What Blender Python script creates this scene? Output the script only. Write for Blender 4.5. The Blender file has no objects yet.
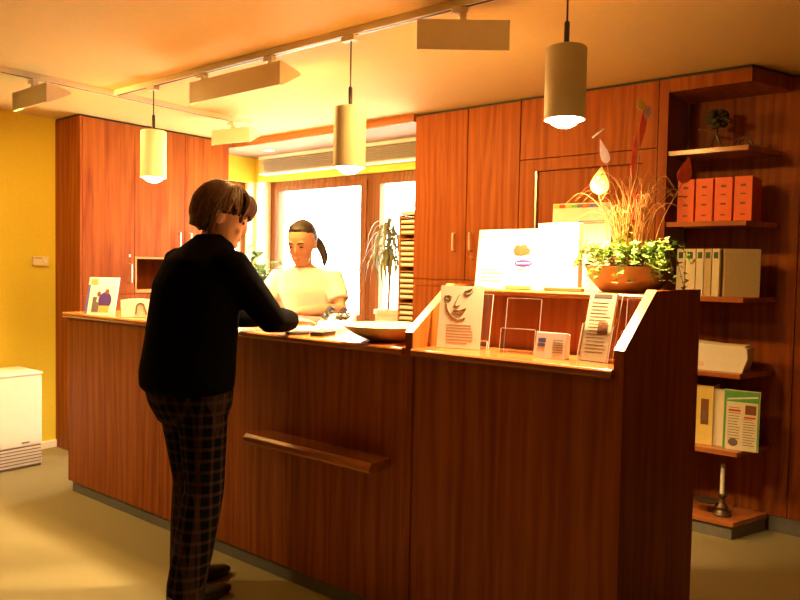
import bpy, bmesh, math, random
from mathutils import Vector, Matrix, Euler
random.seed(7)
S = bpy.context.scene
COL = S.collection
V = Vector
R = math.radians

# ------------------------------------------------------------------ camera, world, exposure
cam_d = bpy.data.cameras.new('camera'); cam = bpy.data.objects.new('camera', cam_d); COL.objects.link(cam)
cam_d.sensor_fit = 'HORIZONTAL'; cam_d.sensor_width = 36.0; cam_d.lens = 718.0 / 800.0 * 36.0
cam_d.clip_start = 0.05
_m = Matrix.Rotation(R(38.59), 4, 'Z') @ Matrix.Rotation(R(90 - 2.43), 4, 'X') @ Matrix.Rotation(R(1.074), 4, 'Z')
_m.translation = (0, 0, 1.35)
cam.matrix_world = _m
S.camera = cam
w = bpy.data.worlds.new('world'); S.world = w; w.use_nodes = True
_bg = w.node_tree.nodes['Background']; _bg.inputs[0].default_value = (1.0, 0.87, 0.66, 1); _bg.inputs[1].default_value = 28.0
S.view_settings.view_transform = 'Standard'; S.view_settings.look = 'None'
S.view_settings.gamma = 1.0; S.view_settings.use_curve_mapping = False
S.view_settings.exposure = 0.0
WARM = (1.0, 0.54, 0.13)        # tungsten uplights
PEND = (1.0, 0.68, 0.33)        # halogen pendants
P_WATT = 210.0
STRIP = 200.0

# ------------------------------------------------------------------ materials
def nt(name):
    m = bpy.data.materials.new(name); m.use_nodes = True
    t = m.node_tree; return m, t, t.nodes['Principled BSDF']
def setp(b, **k):
    for a, v in k.items():
        b.inputs[a.replace('_', ' ')].default_value = v
def plain(name, col, rough=0.5, noise=0.06, scale=30, bump=0.0, metal=0.0, spec=0.5, **kw):
    m, t, b = nt(name)
    tc = t.nodes.new('ShaderNodeTexCoord'); n = t.nodes.new('ShaderNodeTexNoise'); n.inputs['Scale'].default_value = scale
    t.links.new(tc.outputs['Object'], n.inputs['Vector'])
    r = t.nodes.new('ShaderNodeValToRGB')
    r.color_ramp.elements[0].position = 0.3; r.color_ramp.elements[1].position = 0.7
    r.color_ramp.elements[0].color = tuple(c * (1 - noise) for c in col) + (1,)
    r.color_ramp.elements[1].color = tuple(min(1, c * (1 + noise)) for c in col) + (1,)
    t.links.new(n.outputs['Fac'], r.inputs['Fac']); t.links.new(r.outputs['Color'], b.inputs['Base Color'])
    b.inputs['Roughness'].default_value = rough; b.inputs['Metallic'].default_value = metal
    b.inputs['Specular IOR Level'].default_value = spec
    if bump:
        bp = t.nodes.new('ShaderNodeBump'); bp.inputs['Strength'].default_value = bump; bp.inputs['Distance'].default_value = 0.01
        t.links.new(n.outputs['Fac'], bp.inputs['Height']); t.links.new(bp.outputs['Normal'], b.inputs['Normal'])
    setp(b, **kw)
    return m
def wood(name, dark, light, axis='Z', rough=0.48, coat=0.0, scale=1.0, spec=.14):
    m, t, b = nt(name)
    tc = t.nodes.new('ShaderNodeTexCoord'); mp = t.nodes.new('ShaderNodeMapping')
    s = {'Z': (22, 22, 0.9), 'X': (0.9, 22, 22), 'Y': (22, 0.9, 22)}[axis]
    mp.inputs['Scale'].default_value = tuple(q * scale for q in s)
    t.links.new(tc.outputs['Object'], mp.inputs['Vector'])
    n = t.nodes.new('ShaderNodeTexNoise'); n.inputs['Scale'].default_value = 1.4; n.inputs['Detail'].default_value = 8; n.inputs['Roughness'].default_value = 0.62
    n.inputs['Distortion'].default_value = 0.5
    t.links.new(mp.outputs[0], n.inputs['Vector'])
    mp2 = t.nodes.new('ShaderNodeMapping'); s2 = {'Z': (3.2, 3.2, 0.35), 'X': (0.35, 3.2, 3.2), 'Y': (3.2, 0.35, 3.2)}[axis]
    mp2.inputs['Scale'].default_value = s2; t.links.new(tc.outputs['Object'], mp2.inputs['Vector'])
    wv = t.nodes.new('ShaderNodeTexWave'); wv.inputs['Scale'].default_value = 1.6; wv.inputs['Distortion'].default_value = 14; wv.inputs['Detail'].default_value = 3; wv.inputs['Detail Scale'].default_value = 1.2
    t.links.new(mp2.outputs[0], wv.inputs['Vector'])
    mx = t.nodes.new('ShaderNodeMix'); mx.data_type = 'FLOAT'; mx.inputs[0].default_value = 0.16
    t.links.new(n.outputs['Fac'], mx.inputs[2]); t.links.new(wv.outputs['Fac'], mx.inputs[3])
    r = t.nodes.new('ShaderNodeValToRGB'); r.color_ramp.elements[0].position = 0.28; r.color_ramp.elements[1].position = 0.72
    r.color_ramp.elements[0].color = dark + (1,); r.color_ramp.elements[1].color = light + (1,)
    t.links.new(mx.outputs[0], r.inputs['Fac']); t.links.new(r.outputs['Color'], b.inputs['Base Color'])
    bp = t.nodes.new('ShaderNodeBump'); bp.inputs['Strength'].default_value = 0.06; bp.inputs['Distance'].default_value = 0.004
    t.links.new(n.outputs['Fac'], bp.inputs['Height']); t.links.new(bp.outputs['Normal'], b.inputs['Normal'])
    b.inputs['Roughness'].default_value = rough; b.inputs['Coat Weight'].default_value = coat; b.inputs['Specular IOR Level'].default_value = spec; b.inputs['Coat Roughness'].default_value = 0.2
    return m
def emit(name, col, strength):
    m, t, b = nt(name)
    b.inputs['Base Color'].default_value = col + (1,); b.inputs['Emission Color'].default_value = col + (1,); b.inputs['Emission Strength'].default_value = strength
    return m
def clear(name, tint=(1, 1, 1), gloss=0.08):
    m = bpy.data.materials.new(name); m.use_nodes = True; t = m.node_tree; t.nodes.clear()
    o = t.nodes.new('ShaderNodeOutputMaterial'); tr = t.nodes.new('ShaderNodeBsdfTransparent'); gl = t.nodes.new('ShaderNodeBsdfGlossy')
    tr.inputs[0].default_value = tint + (1,); gl.inputs['Roughness'].default_value = 0.08
    fr = t.nodes.new('ShaderNodeLayerWeight'); fr.inputs[0].default_value = 0.25
    ma = t.nodes.new('ShaderNodeMath'); ma.operation = 'MULTIPLY_ADD'; ma.inputs[1].default_value = 0.5; ma.inputs[2].default_value = gloss
    t.links.new(fr.outputs['Fresnel'], ma.inputs[0])
    mx = t.nodes.new('ShaderNodeMixShader'); t.links.new(ma.outputs[0], mx.inputs[0]); t.links.new(tr.outputs[0], mx.inputs[1]); t.links.new(gl.outputs[0], mx.inputs[2])
    t.links.new(mx.outputs[0], o.inputs[0]); return m
def plaid(name):
    m, t, b = nt(name)
    tc = t.nodes.new('ShaderNodeTexCoord'); base = None
    def band(axis, sc, w):
        mp = t.nodes.new('ShaderNodeSeparateXYZ'); t.links.new(tc.outputs['Object'], mp.inputs[0])
        a = t.nodes.new('ShaderNodeMath'); a.operation = 'MULTIPLY'; a.inputs[1].default_value = sc
        t.links.new(mp.outputs[axis], a.inputs[0])
        f = t.nodes.new('ShaderNodeMath'); f.operation = 'FRACT'; t.links.new(a.outputs[0], f.inputs[0])
        l = t.nodes.new('ShaderNodeMath'); l.operation = 'LESS_THAN'; l.inputs[1].default_value = w; t.links.new(f.outputs[0], l.inputs[0])
        return l
    bs = [band('X', 22, .3), band('Y', 22, .3), band('Z', 22, .3)]
    s = None
    for l, k in zip(bs, (.5, .5, .5)):
        q = t.nodes.new('ShaderNodeMath'); q.operation = 'MULTIPLY'; q.inputs[1].default_value = k; t.links.new(l.outputs[0], q.inputs[0])
        if s is None: s = q
        else:
            ad = t.nodes.new('ShaderNodeMath'); ad.operation = 'ADD'; t.links.new(s.outputs[0], ad.inputs[0]); t.links.new(q.outputs[0], ad.inputs[1]); s = ad
    r = t.nodes.new('ShaderNodeValToRGB'); r.color_ramp.elements[0].color = (.003, .002, .0015, 1); r.color_ramp.elements[1].color = (.034, .016, .008, 1)
    t.links.new(s.outputs[0], r.inputs['Fac']); t.links.new(r.outputs['Color'], b.inputs['Base Color']); b.inputs['Roughness'].default_value = .95; b.inputs['Specular IOR Level'].default_value = .03
    return m

WD, WL = (0.20, 0.039, 0.0055), (0.375, 0.110, 0.015)
M = dict(
    wood=wood('teak_veneer', WD, WL), woodx=wood('teak_board', (0.28, .08, .016), (.48, .16, .04), 'X', .26, .3, spec=.4), woody=wood('teak_board_deep', WD, WL, 'Y', .3, .2),
    glosswood=wood('lacquered_ledge', (0.28, .08, .016), (.48, .16, .04), 'X', .16, 1.0, spec=.6),
    lightwood=wood('oiled_edge_wood', (.42, .2, .07), (.62, .33, .13), 'X', .3, .25), framewood=wood('window_frame_wood', (.16, .06, .022), (.30, .13, .05), 'Z', .4, .1),
    yellow=plain('yellow_wall_paint', (.72, .60, .05), .75, .03, 60, .05), ceil=plain('ceiling_paint', (.74, .57, .22), .85, .02, 40, .03),
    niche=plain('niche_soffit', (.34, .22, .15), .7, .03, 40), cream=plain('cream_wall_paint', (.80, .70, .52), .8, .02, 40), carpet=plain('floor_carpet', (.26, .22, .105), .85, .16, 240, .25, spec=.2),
    kick=plain('kick_plate_grey', (.16, .15, .12), .6, .08, 50), white=plain('white_paint', (.86, .84, .78), .45, .02, 20),
    trackw=plain('track_white', (.80, .72, .56), .5, .02, 20), shade=plain('lamp_shade_enamel', (.78, .74, .60), .42, .02, 20),
    dark=plain('dark_metal', (.05, .045, .04), .4, .1, 40, metal=.6), steel=plain('brushed_steel', (.55, .52, .48), .35, .05, 60, metal=.9),
    handle=plain('satin_handle', (.75, .70, .60), .35, .03, 60, metal=.5), heater=plain('heater_enamel', (.83, .74, .68), .45, .02, 15),
    grille=plain('heater_grille', (.30, .24, .18), .5, .1, 40), paper=plain('paper_white', (.88, .87, .83), .7, .02, 40), cream_paper=plain('paper_cream', (.80, .72, .52), .7, .03, 40),
    ink=plain('ink_grey', (.16, .13, .11), .7, .05), purple=plain('ink_purple', (.08, .03, .22), .6, .05), brown=plain('ink_brown', (.22, .08, .02), .7, .25, 90),
    blue=plain('ink_blue', (.12, .12, .38), .6, .05), red=plain('ink_red', (.65, .06, .03), .6, .05), green=plain('ink_green', (.12, .42, .08), .6, .08), gold=plain('ink_gold', (.75, .45, .08), .5, .1, 60),
    orange=plain('binder_orange', (.80, .13, .015), .5, .04, 30), binderw=plain('binder_white', (.74, .68, .52), .55, .03, 30), bindercard=plain('binder_card_side', (.52, .42, .24), .6, .06, 90),
    dgreen=plain('label_green', (.03, .11, .07), .5, .05), yellowbox=plain('magazine_file_yellow', (.78, .62, .16), .55, .03), acryl=clear('clear_acrylic', (.99, .99, .98), .03), glass=clear('window_glass', (1, 1, 1), .03),
    edge=plain('acrylic_edge_glint', (.86, .80, .66), .3, .03),  # pale colour paints the bright glint on clear plate edges
    terracotta=plain('planter_clay', (.46, .26, .08), .6, .15, 20, .1), soil=plain('soil', (.06, .04, .025), .95, .3, 60, .5),
    ivy=plain('ivy_leaf', (.24, .36, .06), .5, .35, 25), leaf=plain('plant_leaf', (.13, .24, .06), .45, .25, 14), dracaena=plain('dracaena_leaf', (.16, .18, .07), .5, .25, 14), stem=plain('stem_brown', (.20, .12, .06), .8, .2, 40),
    straw=plain('dry_grass', (.40, .15, .03), .7, .25, 30), redfeather=plain('red_feather', (.70, .07, .02), .7, .2, 40), pinkpaper=plain('pick_pink', (.88, .60, .58), .6, .1, 60), yellowpick=plain('pick_yellow', (.85, .62, .16), .6, .15, 70),
    skin=plain('skin_customer', (.55, .30, .19), .55, .04, 20), skin2=plain('skin_staff', (.50, .27, .16), .55, .04, 20), hairb=plain('hair_brown', (.075, .026, .012), .45, .45, 120, .3), hairk=plain('hair_black', (.02, .013, .01), .45, .3, 120, .2),
    black=plain('black_knit', (.0022, .0016, .0015), .95, .2, 200, .2, spec=.03), plaid=plaid('plaid_trousers'), shoe=plain('black_leather', (.012, .009, .007), .4, .1), tshirt=plain('white_cotton', (.94, .94, .95), .85, .03, 120),
    navy=plain('dark_trousers', (.03, .03, .04), .9, .1), eye=plain('eye_dark', (.03, .02, .015), .3, .05), lip=plain('lips', (.45, .16, .11), .5, .05), brass=plain('candlestick_dark', (.10, .06, .03), .4, .1, metal=.5), wax=plain('candle_wax', (.82, .72, .52), .5, .03),
    bonsai=plain('dark_foliage', (.035, .03, .012), .8, .4, 60), blindm=plain('blind_slat', (.78, .74, .66), .5, .03), phone=plain('black_plastic', (.02, .018, .017), .35, .05), bowl=plain('bowl_glazed', (.66, .48, .20), .35, .12, 12),
    candyr=plain('candy_wrap_a', (.70, .45, .20), .4, .1), candyw=plain('candy_wrap_b', (.85, .80, .66), .4, .1),
    bulb=emit('halogen_bulb', (1.0, .80, .45), 40.0), strip=emit('uplight_strip', WARM, STRIP), spotglow=emit('downlight_disc', (1.0, .80, .55), 3.0), tracklight=emit('off', (1, 1, 1), 0))

# ------------------------------------------------------------------ mesh helpers
def BM(): return bmesh.new()
def box(bm, x0, x1, y0, y1, z0, z1, mat=None):
    x0, x1 = sorted((x0, x1)); y0, y1 = sorted((y0, y1)); z0, z1 = sorted((z0, z1))
    vs = [bm.verts.new(((x0, x1)[i & 1], (y0, y1)[i >> 1 & 1], (z0, z1)[i >> 2 & 1])) for i in range(8)]
    for f in ((0, 2, 3, 1), (4, 5, 7, 6), (0, 1, 5, 4), (2, 6, 7, 3), (0, 4, 6, 2), (1, 3, 7, 5)):
        bm.faces.new([vs[i] for i in f])
    if mat is not None: bmesh.ops.transform(bm, matrix=mat, verts=vs)
    return bm
def bx(*a): return box(BM(), *a)
def prism(bm, pts, a0, a1, plane='XZ'):
    """polygon extruded; plane XZ -> along Y, YZ -> along X, XY -> along Z"""
    def p(u, v, q): return {'XZ': (u, q, v), 'YZ': (q, u, v), 'XY': (u, v, q)}[plane]
    A = [bm.verts.new(p(u, v, a0)) for u, v in pts]; B = [bm.verts.new(p(u, v, a1)) for u, v in pts]
    n = len(pts); bm.faces.new(A); bm.faces.new(B[::-1])
    for i in range(n): bm.faces.new((A[i], B[i], B[(i + 1) % n], A[(i + 1) % n]))
    bmesh.ops.recalc_face_normals(bm, faces=bm.faces); return bm
def lathe(bm, prof, c=(0, 0, 0), n=24, cap0=True, cap1=True):
    rings = []
    for r, z in prof:
        rings.append([bm.verts.new((c[0] + r * math.cos(2 * math.pi * i / n), c[1] + r * math.sin(2 * math.pi * i / n), c[2] + z)) for i in range(n)])
    for a, b in zip(rings, rings[1:]):
        for i in range(n): bm.faces.new((a[i], a[(i + 1) % n], b[(i + 1) % n], b[i]))
    if cap0: bm.faces.new(rings[0][::-1])
    if cap1: bm.faces.new(rings[-1])
    return bm
def loft(bm, rings, n=16, ex=2.0):
    rr = []
    for c, u, v in rings:
        row = []
        for i in range(n):
            a = 2 * math.pi * i / n; ca, sa = math.cos(a), math.sin(a)
            ca = math.copysign(abs(ca) ** (2 / ex), ca); sa = math.copysign(abs(sa) ** (2 / ex), sa)
            row.append(bm.verts.new(V(c) + V(u) * ca + V(v) * sa))
        rr.append(row)
    for a, b in zip(rr, rr[1:]):
        for i in range(n): bm.faces.new((a[i], a[(i + 1) % n], b[(i + 1) % n], b[i]))
    bm.faces.new(rr[0][::-1]); bm.faces.new(rr[-1]); return bm
def tube(bm, pts, rad, n=10, round_caps=True, ref=None):
    pts = [V(p) for p in pts]
    if not hasattr(rad, '__len__'): rad = [rad] * len(pts)
    rings = []; prev = None
    for i, p in enumerate(pts):
        t = (pts[min(i + 1, len(pts) - 1)] - pts[max(i - 1, 0)]).normalized()
        if prev is None:
            a = V(ref) if ref else (V((0, 0, 1)) if abs(t.z) < .9 else V((1, 0, 0)))
        else: a = prev
        u = (a - t * a.dot(t)).normalized(); v = t.cross(u); prev = u
        rings.append((p, u, v, rad[i], t))
    out = []
    if round_caps:
        p, u, v, r, t = rings[0]; out.append((p - t * r * .85, u * r * .45, v * r * .45))
    for p, u, v, r, t in rings: out.append((p, u * r, v * r))
    if round_caps:
        p, u, v, r, t = rings[-1]; out.append((p + t * r * .85, u * r * .45, v * r * .45))
    return loft(bm, out, n)
def ell(bm, c, rx, ry, rz, rot=None, seg=16):
    m = Matrix.Translation(V(c)) @ ((rot.to_4x4()) if rot is not None else Matrix.Identity(4)) @ Matrix.Diagonal((rx, ry, rz, 1))
    bmesh.ops.create_uvsphere(bm, u_segments=seg, v_segments=seg // 2 + 2, radius=1, matrix=m); return bm
def spline(pts, n=6):
    pts = [V(p) for p in pts]; out = []
    P = [pts[0] * 2 - pts[1]] + pts + [pts[-1] * 2 - pts[-2]]
    for i in range(1, len(P) - 2):
        for k in range(n):
            t = k / n; a, b, c, d = P[i - 1], P[i], P[i + 1], P[i + 2]
            out.append(.5 * ((2 * b) + (c - a) * t + (2 * a - 5 * b + 4 * c - d) * t * t + (3 * b - a - 3 * c + d) * t ** 3))
    out.append(pts[-1]); return out
def tag(o, label=None, cat=None, group=None, kind=None):
    if label: o['label'] = label
    if cat: o['category'] = cat
    if group: o['group'] = group
    if kind: o['kind'] = kind
    return o
def empty(name, loc, label, cat, group=None, rz=0, rx=0):
    o = bpy.data.objects.new(name, None); COL.objects.link(o); o.empty_display_size = .05
    o.location = loc; o.rotation_euler = (rx, 0, rz); return tag(o, label, cat, group)
def smooth_me(me, ang=40):
    for p in me.polygons: p.use_smooth = True
    try: me.set_sharp_from_angle(angle=R(ang))
    except Exception: pass
def mk(name, bm, mat, parent=None, world=False, bevel=0, smooth=False, recenter=True, label=None):
    """links bm as ONE mesh object. world=True: bm is in world coordinates, the parent has only a translation"""
    if bevel:
        bmesh.ops.bevel(bm, geom=[e for e in bm.edges], offset=bevel, segments=2, affect='EDGES', profile=.5)
    me = bpy.data.meshes.new(name)
    loc = V((0, 0, 0))
    if parent is None and recenter:
        xs = [v.co.x for v in bm.verts]; ys = [v.co.y for v in bm.verts]; zs = [v.co.z for v in bm.verts]
        loc = V(((min(xs) + max(xs)) / 2, (min(ys) + max(ys)) / 2, min(zs)))
        bmesh.ops.translate(bm, verts=bm.verts, vec=-loc)
    elif parent is not None and world:
        base = V(parent.location); q = parent.parent
        while q: base += V(q.location); q = q.parent
        bmesh.ops.translate(bm, verts=bm.verts, vec=-base)
    bmesh.ops.recalc_face_normals(bm, faces=bm.faces)
    bm.to_mesh(me); bm.free()
    if smooth: smooth_me(me)
    me.materials.append(M[mat] if isinstance(mat, str) else mat)
    o = bpy.data.objects.new(name, me); COL.objects.link(o); o.location = loc; o.parent = parent
    if label: o['label'] = label
    return o
def struct(name, bm, mat, parent=None, **k):
    o = mk(name, bm, mat, parent, recenter=False, **k); o['kind'] = 'structure'; return o
def copy_part(o, parent, name=None):
    c = o.copy(); COL.objects.link(c); c.parent = parent
    if name: c.name = name
    return c
def remesh(o, vox, it=4, fac=.5):
    md = o.modifiers.new('r', 'REMESH'); md.mode = 'VOXEL'; md.voxel_size = vox
    sm = o.modifiers.new('s', 'SMOOTH'); sm.iterations = it; sm.factor = fac
    dg = bpy.context.evaluated_depsgraph_get(); me = bpy.data.meshes.new_from_object(o.evaluated_get(dg))
    o.modifiers.clear(); old = o.data; o.data = me; bpy.data.meshes.remove(old)
    for p in me.polygons: p.use_smooth = True
    if not me.materials: pass
    return o

# ------------------------------------------------------------------ the room
ZC = 2.391
XL, XR, YR = -5.236, 2.4, -3.2
struct('floor', bx(XL - .16, XR + .16, YR - .16, 4.56, -.08, 0), 'carpet')
struct('ceiling', bx(XL - .16, XR + .16, YR - .16, 4.56, ZC, ZC + .1), 'ceil')
bm = BM()
W2 = (3.90, 4.345)                                   # opening in the left wall
box(bm, XL - .16, XL, YR, W2[0], 0, ZC); box(bm, XL - .16, XL, W2[1], 4.38, 2.13, ZC); box(bm, XL - .16, XL, W2[1], 4.38, 0, .86)
box(bm, XL - .16, XL, W2[0], W2[1], 0, .86); box(bm, XL - .16, XL, W2[0], W2[1], 2.13, ZC)
struct('wall_left', bm, 'yellow')
bm = BM()
WX = (-5.11, -2.99)                                  # window opening in the rear wall of the niche
box(bm, XL - .16, WX[0], 4.38, 4.56, 2.13, ZC); box(bm, XL - .16, WX[0], 4.38, 4.56, 0, .86); box(bm, WX[1], -1.3, 4.38, 4.56, 0, ZC)
box(bm, WX[0], WX[1], 4.38, 4.56, 0, .86); box(bm, WX[0], WX[1], 4.38, 4.56, 2.13, ZC)
struct('wall_back', bm, 'yellow')
struct('wall_corner', prism(BM(), [(XL - .16, W2[1]), (XL, W2[1]), (XL, 4.38), (WX[0], 4.38), (WX[0], 4.56), (XL - .16, 4.56)], .86, 2.13, 'XY'), 'white')      # white corner pier between the two windows
struct('wall_right', bx(XR, XR + .16, YR, 4.56, 0, ZC), 'wood')
struct('wall_rear', bx(XL - .16, XR + .16, YR - .16, YR, 0, ZC), 'wood')
struct('baseboard_left', bx(XL, XL + .018, YR, 2.53, 0, .055), 'white', bevel=.004)
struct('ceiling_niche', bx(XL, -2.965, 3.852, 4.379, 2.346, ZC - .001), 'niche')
struct('trim_1', bx(-4.88, -2.965, 3.826, 3.851, 2.338, ZC - .001), 'woodx')
struct('trim_2', bx(WX[0] - .02, WX[1], 4.27, 4.50, .835, .858), 'white', bevel=.004)     # window sill
# panelled wall on the right
wp = struct('wall_back_panelled', bx(-1.285, XR, 4.196, 4.56, 0, ZC), 'wood')
px = [-1.285, -.715, -.145, .425, .995, 1.565, 2.135, XR]
for a, b in zip(px, px[1:]):
    mk('panel', bx(a + .002, b - .002, 4.178, 4.1955, .085, ZC - .012), 'wood', wp, bevel=.0015)
struct('baseboard_back', bx(-.80, XR, 4.182, 4.1955, 0, .083), 'kick')
# back window: frame, two sashes, panes
wn = struct('window_1', box(box(box(box(BM(), WX[0], WX[0] + .055, 4.46, 4.53, .86, 2.13), WX[1] - .055, WX[1], 4.46, 4.53, .86, 2.13), WX[0] + .055, WX[1] - .055, 4.46, 4.53, 2.085, 2.13), WX[0] + .055, WX[1] - .055, 4.46, 4.53, .86, .90), 'framewood')
def sash(x0, x1, z0, z1, y0, y1, b=.065):
    s = box(box(box(box(BM(), x0, x0 + b, y0, y1, z0, z1), x1 - b, x1, y0, y1, z0, z1), x0 + b, x1 - b, y0, y1, z1 - b * .7, z1), x0 + b, x1 - b, y0, y1, z0, z0 + b)
    so = mk('window_sash', s, 'framewood', wn)
    mk('pane', bx(x0 + b, x1 - b, (y0 + y1) / 2 - .004, (y0 + y1) / 2 + .004, z0 + b, z1 - b * .7), 'glass', so)
    return so
s1 = sash(-5.055, -3.925, .90, 2.085, 4.452, 4.515)
mk('mullion', bx(-3.925, -3.845, 4.465, 4.53, .90, 2.085), 'framewood', wn)
s2 = sash(-3.845, -3.045, .90, 2.085, 4.452, 4.515)
bm = tube(BM(), [(-3.955, 4.452, 1.42), (-3.955, 4.42, 1.42), (-3.955, 4.415, 1.32)], .009, 8)
mk('window_handle', bm, 'steel', s1, smooth=True)
# left window
x0 = XL - .15
wn2 = struct('window_2', box(box(box(box(BM(), x0, x0 + .05, W2[0], W2[0] + .05, .86, 2.13), x0, x0 + .05, W2[1] - .05, W2[1], .86, 2.13), x0, x0 + .05, W2[0] + .05, W2[1] - .05, 2.07, 2.13), x0, x0 + .05, W2[0] + .05, W2[1] - .05, .86, .92), 'framewood')
mk('pane', bx(x0 + .02, x0 + .028, W2[0] + .05, W2[1] - .05, .92, 2.07), 'glass', wn2)
# raised blind
bl = empty('venetian_blind', (-4.05, 4.33, 2.20), 'white raised venetian blind above the window', 'blind')
mk('headrail', bx(-5.10, -2.97, 4.30, 4.378, 2.315, 2.345), 'white', bl, world=True, bevel=.003)
first = None
for i in range(7):
    z = 2.302 - i * .0155
    if first is None:
        bm = BM(); prism(bm, [(4.295, z - .003), (4.335, z + .004), (4.372, z - .003), (4.372, z - .007), (4.335, z), (4.295, z - .007)], -5.09, -2.97, 'YZ')
        first = mk('slat', bm, 'blindm', bl, world=True)
    else:
        c = copy_part(first, bl); c.location.z -= i * .0155
mk('bottom_rail', bx(-5.09, -2.97, 4.295, 4.372, 2.178, 2.196), 'white', bl, world=True, bevel=.003)
for k, x in enumerate((-4.72, -3.72)):
    d = empty('recessed_downlight', (x, 4.09, 2.34), 'small recessed downlight above the window, ' + ('left of the middle pendant' if k == 0 else 'right of the middle pendant'), 'downlight', 'downlights in the niche')
    mk('trim_ring', lathe(BM(), [(.035, 0), (.048, -.004), (.048, .0055), (.035, .0055)], n=20, cap0=False, cap1=False), 'white', d, smooth=True)
    mk('lens', lathe(BM(), [(.035, .002), (.035, .005)], n=20), 'spotglow', d)

# ------------------------------------------------------------------ tall cabinets
def handle(parent, x, y, z, h=.11, dx=0, dy=-1, world=True):
    d = V((dx, dy, 0)) * .028
    p = V((x, y, z))
    bm = tube(BM(), [p - V((0, 0, h / 2)), p - V((0, 0, h / 2)) + d, p + V((0, 0, h / 2)) + d, p + V((0, 0, h / 2))], .0065, 8, False)
    mk('handle', bm, 'handle', parent, world=world, smooth=True)
YB = 3.845
ca = empty('tall_cabinet', (-2.56, 4.1, 0), 'tall teak two-door cabinet right of the window', 'cabinet')
mk('body', bx(-2.96, -2.166, YB + .02, 4.378, 0, ZC - .004), 'wood', ca, world=True)
for a, b, hx in ((-2.96, -2.545, -2.625), (-2.541, -2.168, -2.497)):
    dr = mk('door', bx(a + .0015, b - .0015, YB, YB + .019, 1.292, ZC - .018), 'wood', ca, world=True, bevel=.0015)
    handle(dr, hx, YB, 1.535)
    mk('door', bx(a + .0015, b - .0015, YB, YB + .019, .09, 1.243), 'wood', ca, world=True, bevel=.0015)
    if hx > -2.55: mk('keyhole', lathe(BM(), [(.011, -.004), (.011, .004)], n=12), 'steel', dr).location = V((-2.489, YB - .001, 1.425)) - V(ca.location)
mk('rail', bx(-2.96, -2.168, YB + .002, YB + .019, 1.247, 1.288), 'wood', ca, world=True)
mk('shade_gap_strip', bx(-2.96, -2.166, YB + .006, YB + .019, ZC - .016, ZC - .004), 'dark', ca, world=True)  # dark strip paints the shaded gap between cabinet and ceiling
mk('plinth', bx(-2.96, -2.166, YB + .012, YB + .019, 0, .087), 'kick', ca, world=True)
# door bay
db = empty('door_surround', (-1.75, 4.0, 0), 'teak panelled surround with a recessed door behind the potted plant', 'door surround')
mk('top_panel', bx(-2.162, -1.342, YB, YB + .02, 2.022, ZC - .018), 'wood', db, world=True, bevel=.0015)
bm = BM(); box(bm, -2.162, -2.064, YB, YB + .02, 0, 2.017); box(bm, -1.414, -1.342, YB, YB + .02, 0, 2.017); box(bm, -2.064, -1.414, YB, YB + .02, 1.948, 2.017)
mk('casing', bm, 'wood', db, world=True)
mk('shade_gap_strip', bx(-2.162, -1.29, YB + .006, YB + .02, ZC - .016, ZC - .004), 'dark', db, world=True)  # dark strip for the shade in the gap above the door bay
mk('side_post', bx(-1.338, -1.289, YB, 4.177, 0, ZC - .018), 'wood', db, world=True, bevel=.0015)
mk('head_board', bx(-2.162, -1.342, YB + .021, 4.377, ZC - .02, ZC - .004), 'wood', db, world=True)
mk('jamb_strip', bx(-2.0635, -2.05, YB + .004, YB + .018, .01, 1.947), 'steel', db, world=True, label='grey metal edge strip')
dl = mk('door_leaf', bx(-2.049, -1.415, YB + .022, YB + .05, .01, 1.947), 'wood', db, world=True)
# open shelves with the cut corner
sh = empty('corner_shelf_unit', (-1.05, 4.0, 0), 'open teak shelf unit with chamfered shelf ends on the panelled wall', 'shelf unit')
SX0, SX1, SX2, SY0, SY1 = -1.2885, -.895, -.805, 3.86, 4.1775
SH = [2.0, 1.627, 1.242, .858, .462]
poly = [(SX0, SY0), (SX1, SY0), (SX2, SY1 - .03), (SX2, SY1), (SX0, SY1)]
for z in SH: mk('shelf', prism(BM(), poly, z - .026, z, 'XY'), 'woodx', sh, world=True, bevel=.002)
mk('top_board', prism(BM(), [(-1.2885, YB), (-.89, YB), (-.765, SY1), (-1.2885, SY1)], ZC - .085, ZC - .018, 'XY'), 'wood', sh, world=True)
mk('shade_gap_strip', prism(BM(), [(-1.2885, YB + .004), (-.893, YB + .004), (-.769, SY1), (-1.2885, SY1)], ZC - .017, ZC - .003, 'XY'), 'dark', sh, world=True)  # dark layer painting the shaded gap over the top board
mk('platform', prism(BM(), [(SX0, SY0 + .02), (SX1 - .01, SY0 + .02), (SX2, SY1 - .02), (SX2, SY1), (SX0, SY1)], .070, .096, 'XY'), 'woodx', sh, world=True, bevel=.002)
mk('plinth', prism(BM(), [(SX0, SY0 + .035), (SX1 - .02, SY0 + .035), (SX2 - .01, SY1 - .02), (SX2 - .01, SY1), (SX0, SY1)], 0, .0695, 'XY'), 'kick', sh, world=True)
# left cabinet
lc = empty('wall_cabinet', (-5.06, 3.17, 0), 'tall teak cabinet against the yellow wall, behind the customer', 'cabinet')
XC = -4.882
bm = BM(); box(bm, XL + .001, XC - .02, 2.545, 2.96, 0, ZC - .004); box(bm, XL + .001, XC - .02, 3.40, 3.80, 0, ZC - .004)
box(bm, XL + .001, XC - .02, 2.96, 3.40, 0, 1.165); box(bm, XL + .001, XC - .02, 2.96, 3.40, 1.395, ZC - .004); box(bm, XL + .001, XL + .02, 2.96, 3.40, 1.165, 1.395)
mk('body', bm, 'wood', lc, world=True)
mk('end_panel', bx(XL + .001, XC, 2.525, 2.5445, 0, ZC - .016), 'wood', lc, world=True, bevel=.0015)
mk('shade_gap_strip', bx(XL + .001, XC - .01, 2.53, 3.80, ZC - .0155, ZC - .004), 'dark', lc, world=True)  # shaded gap under the ceiling, put in as a dark strip
dz = (1.132, ZC - .018)
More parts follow.
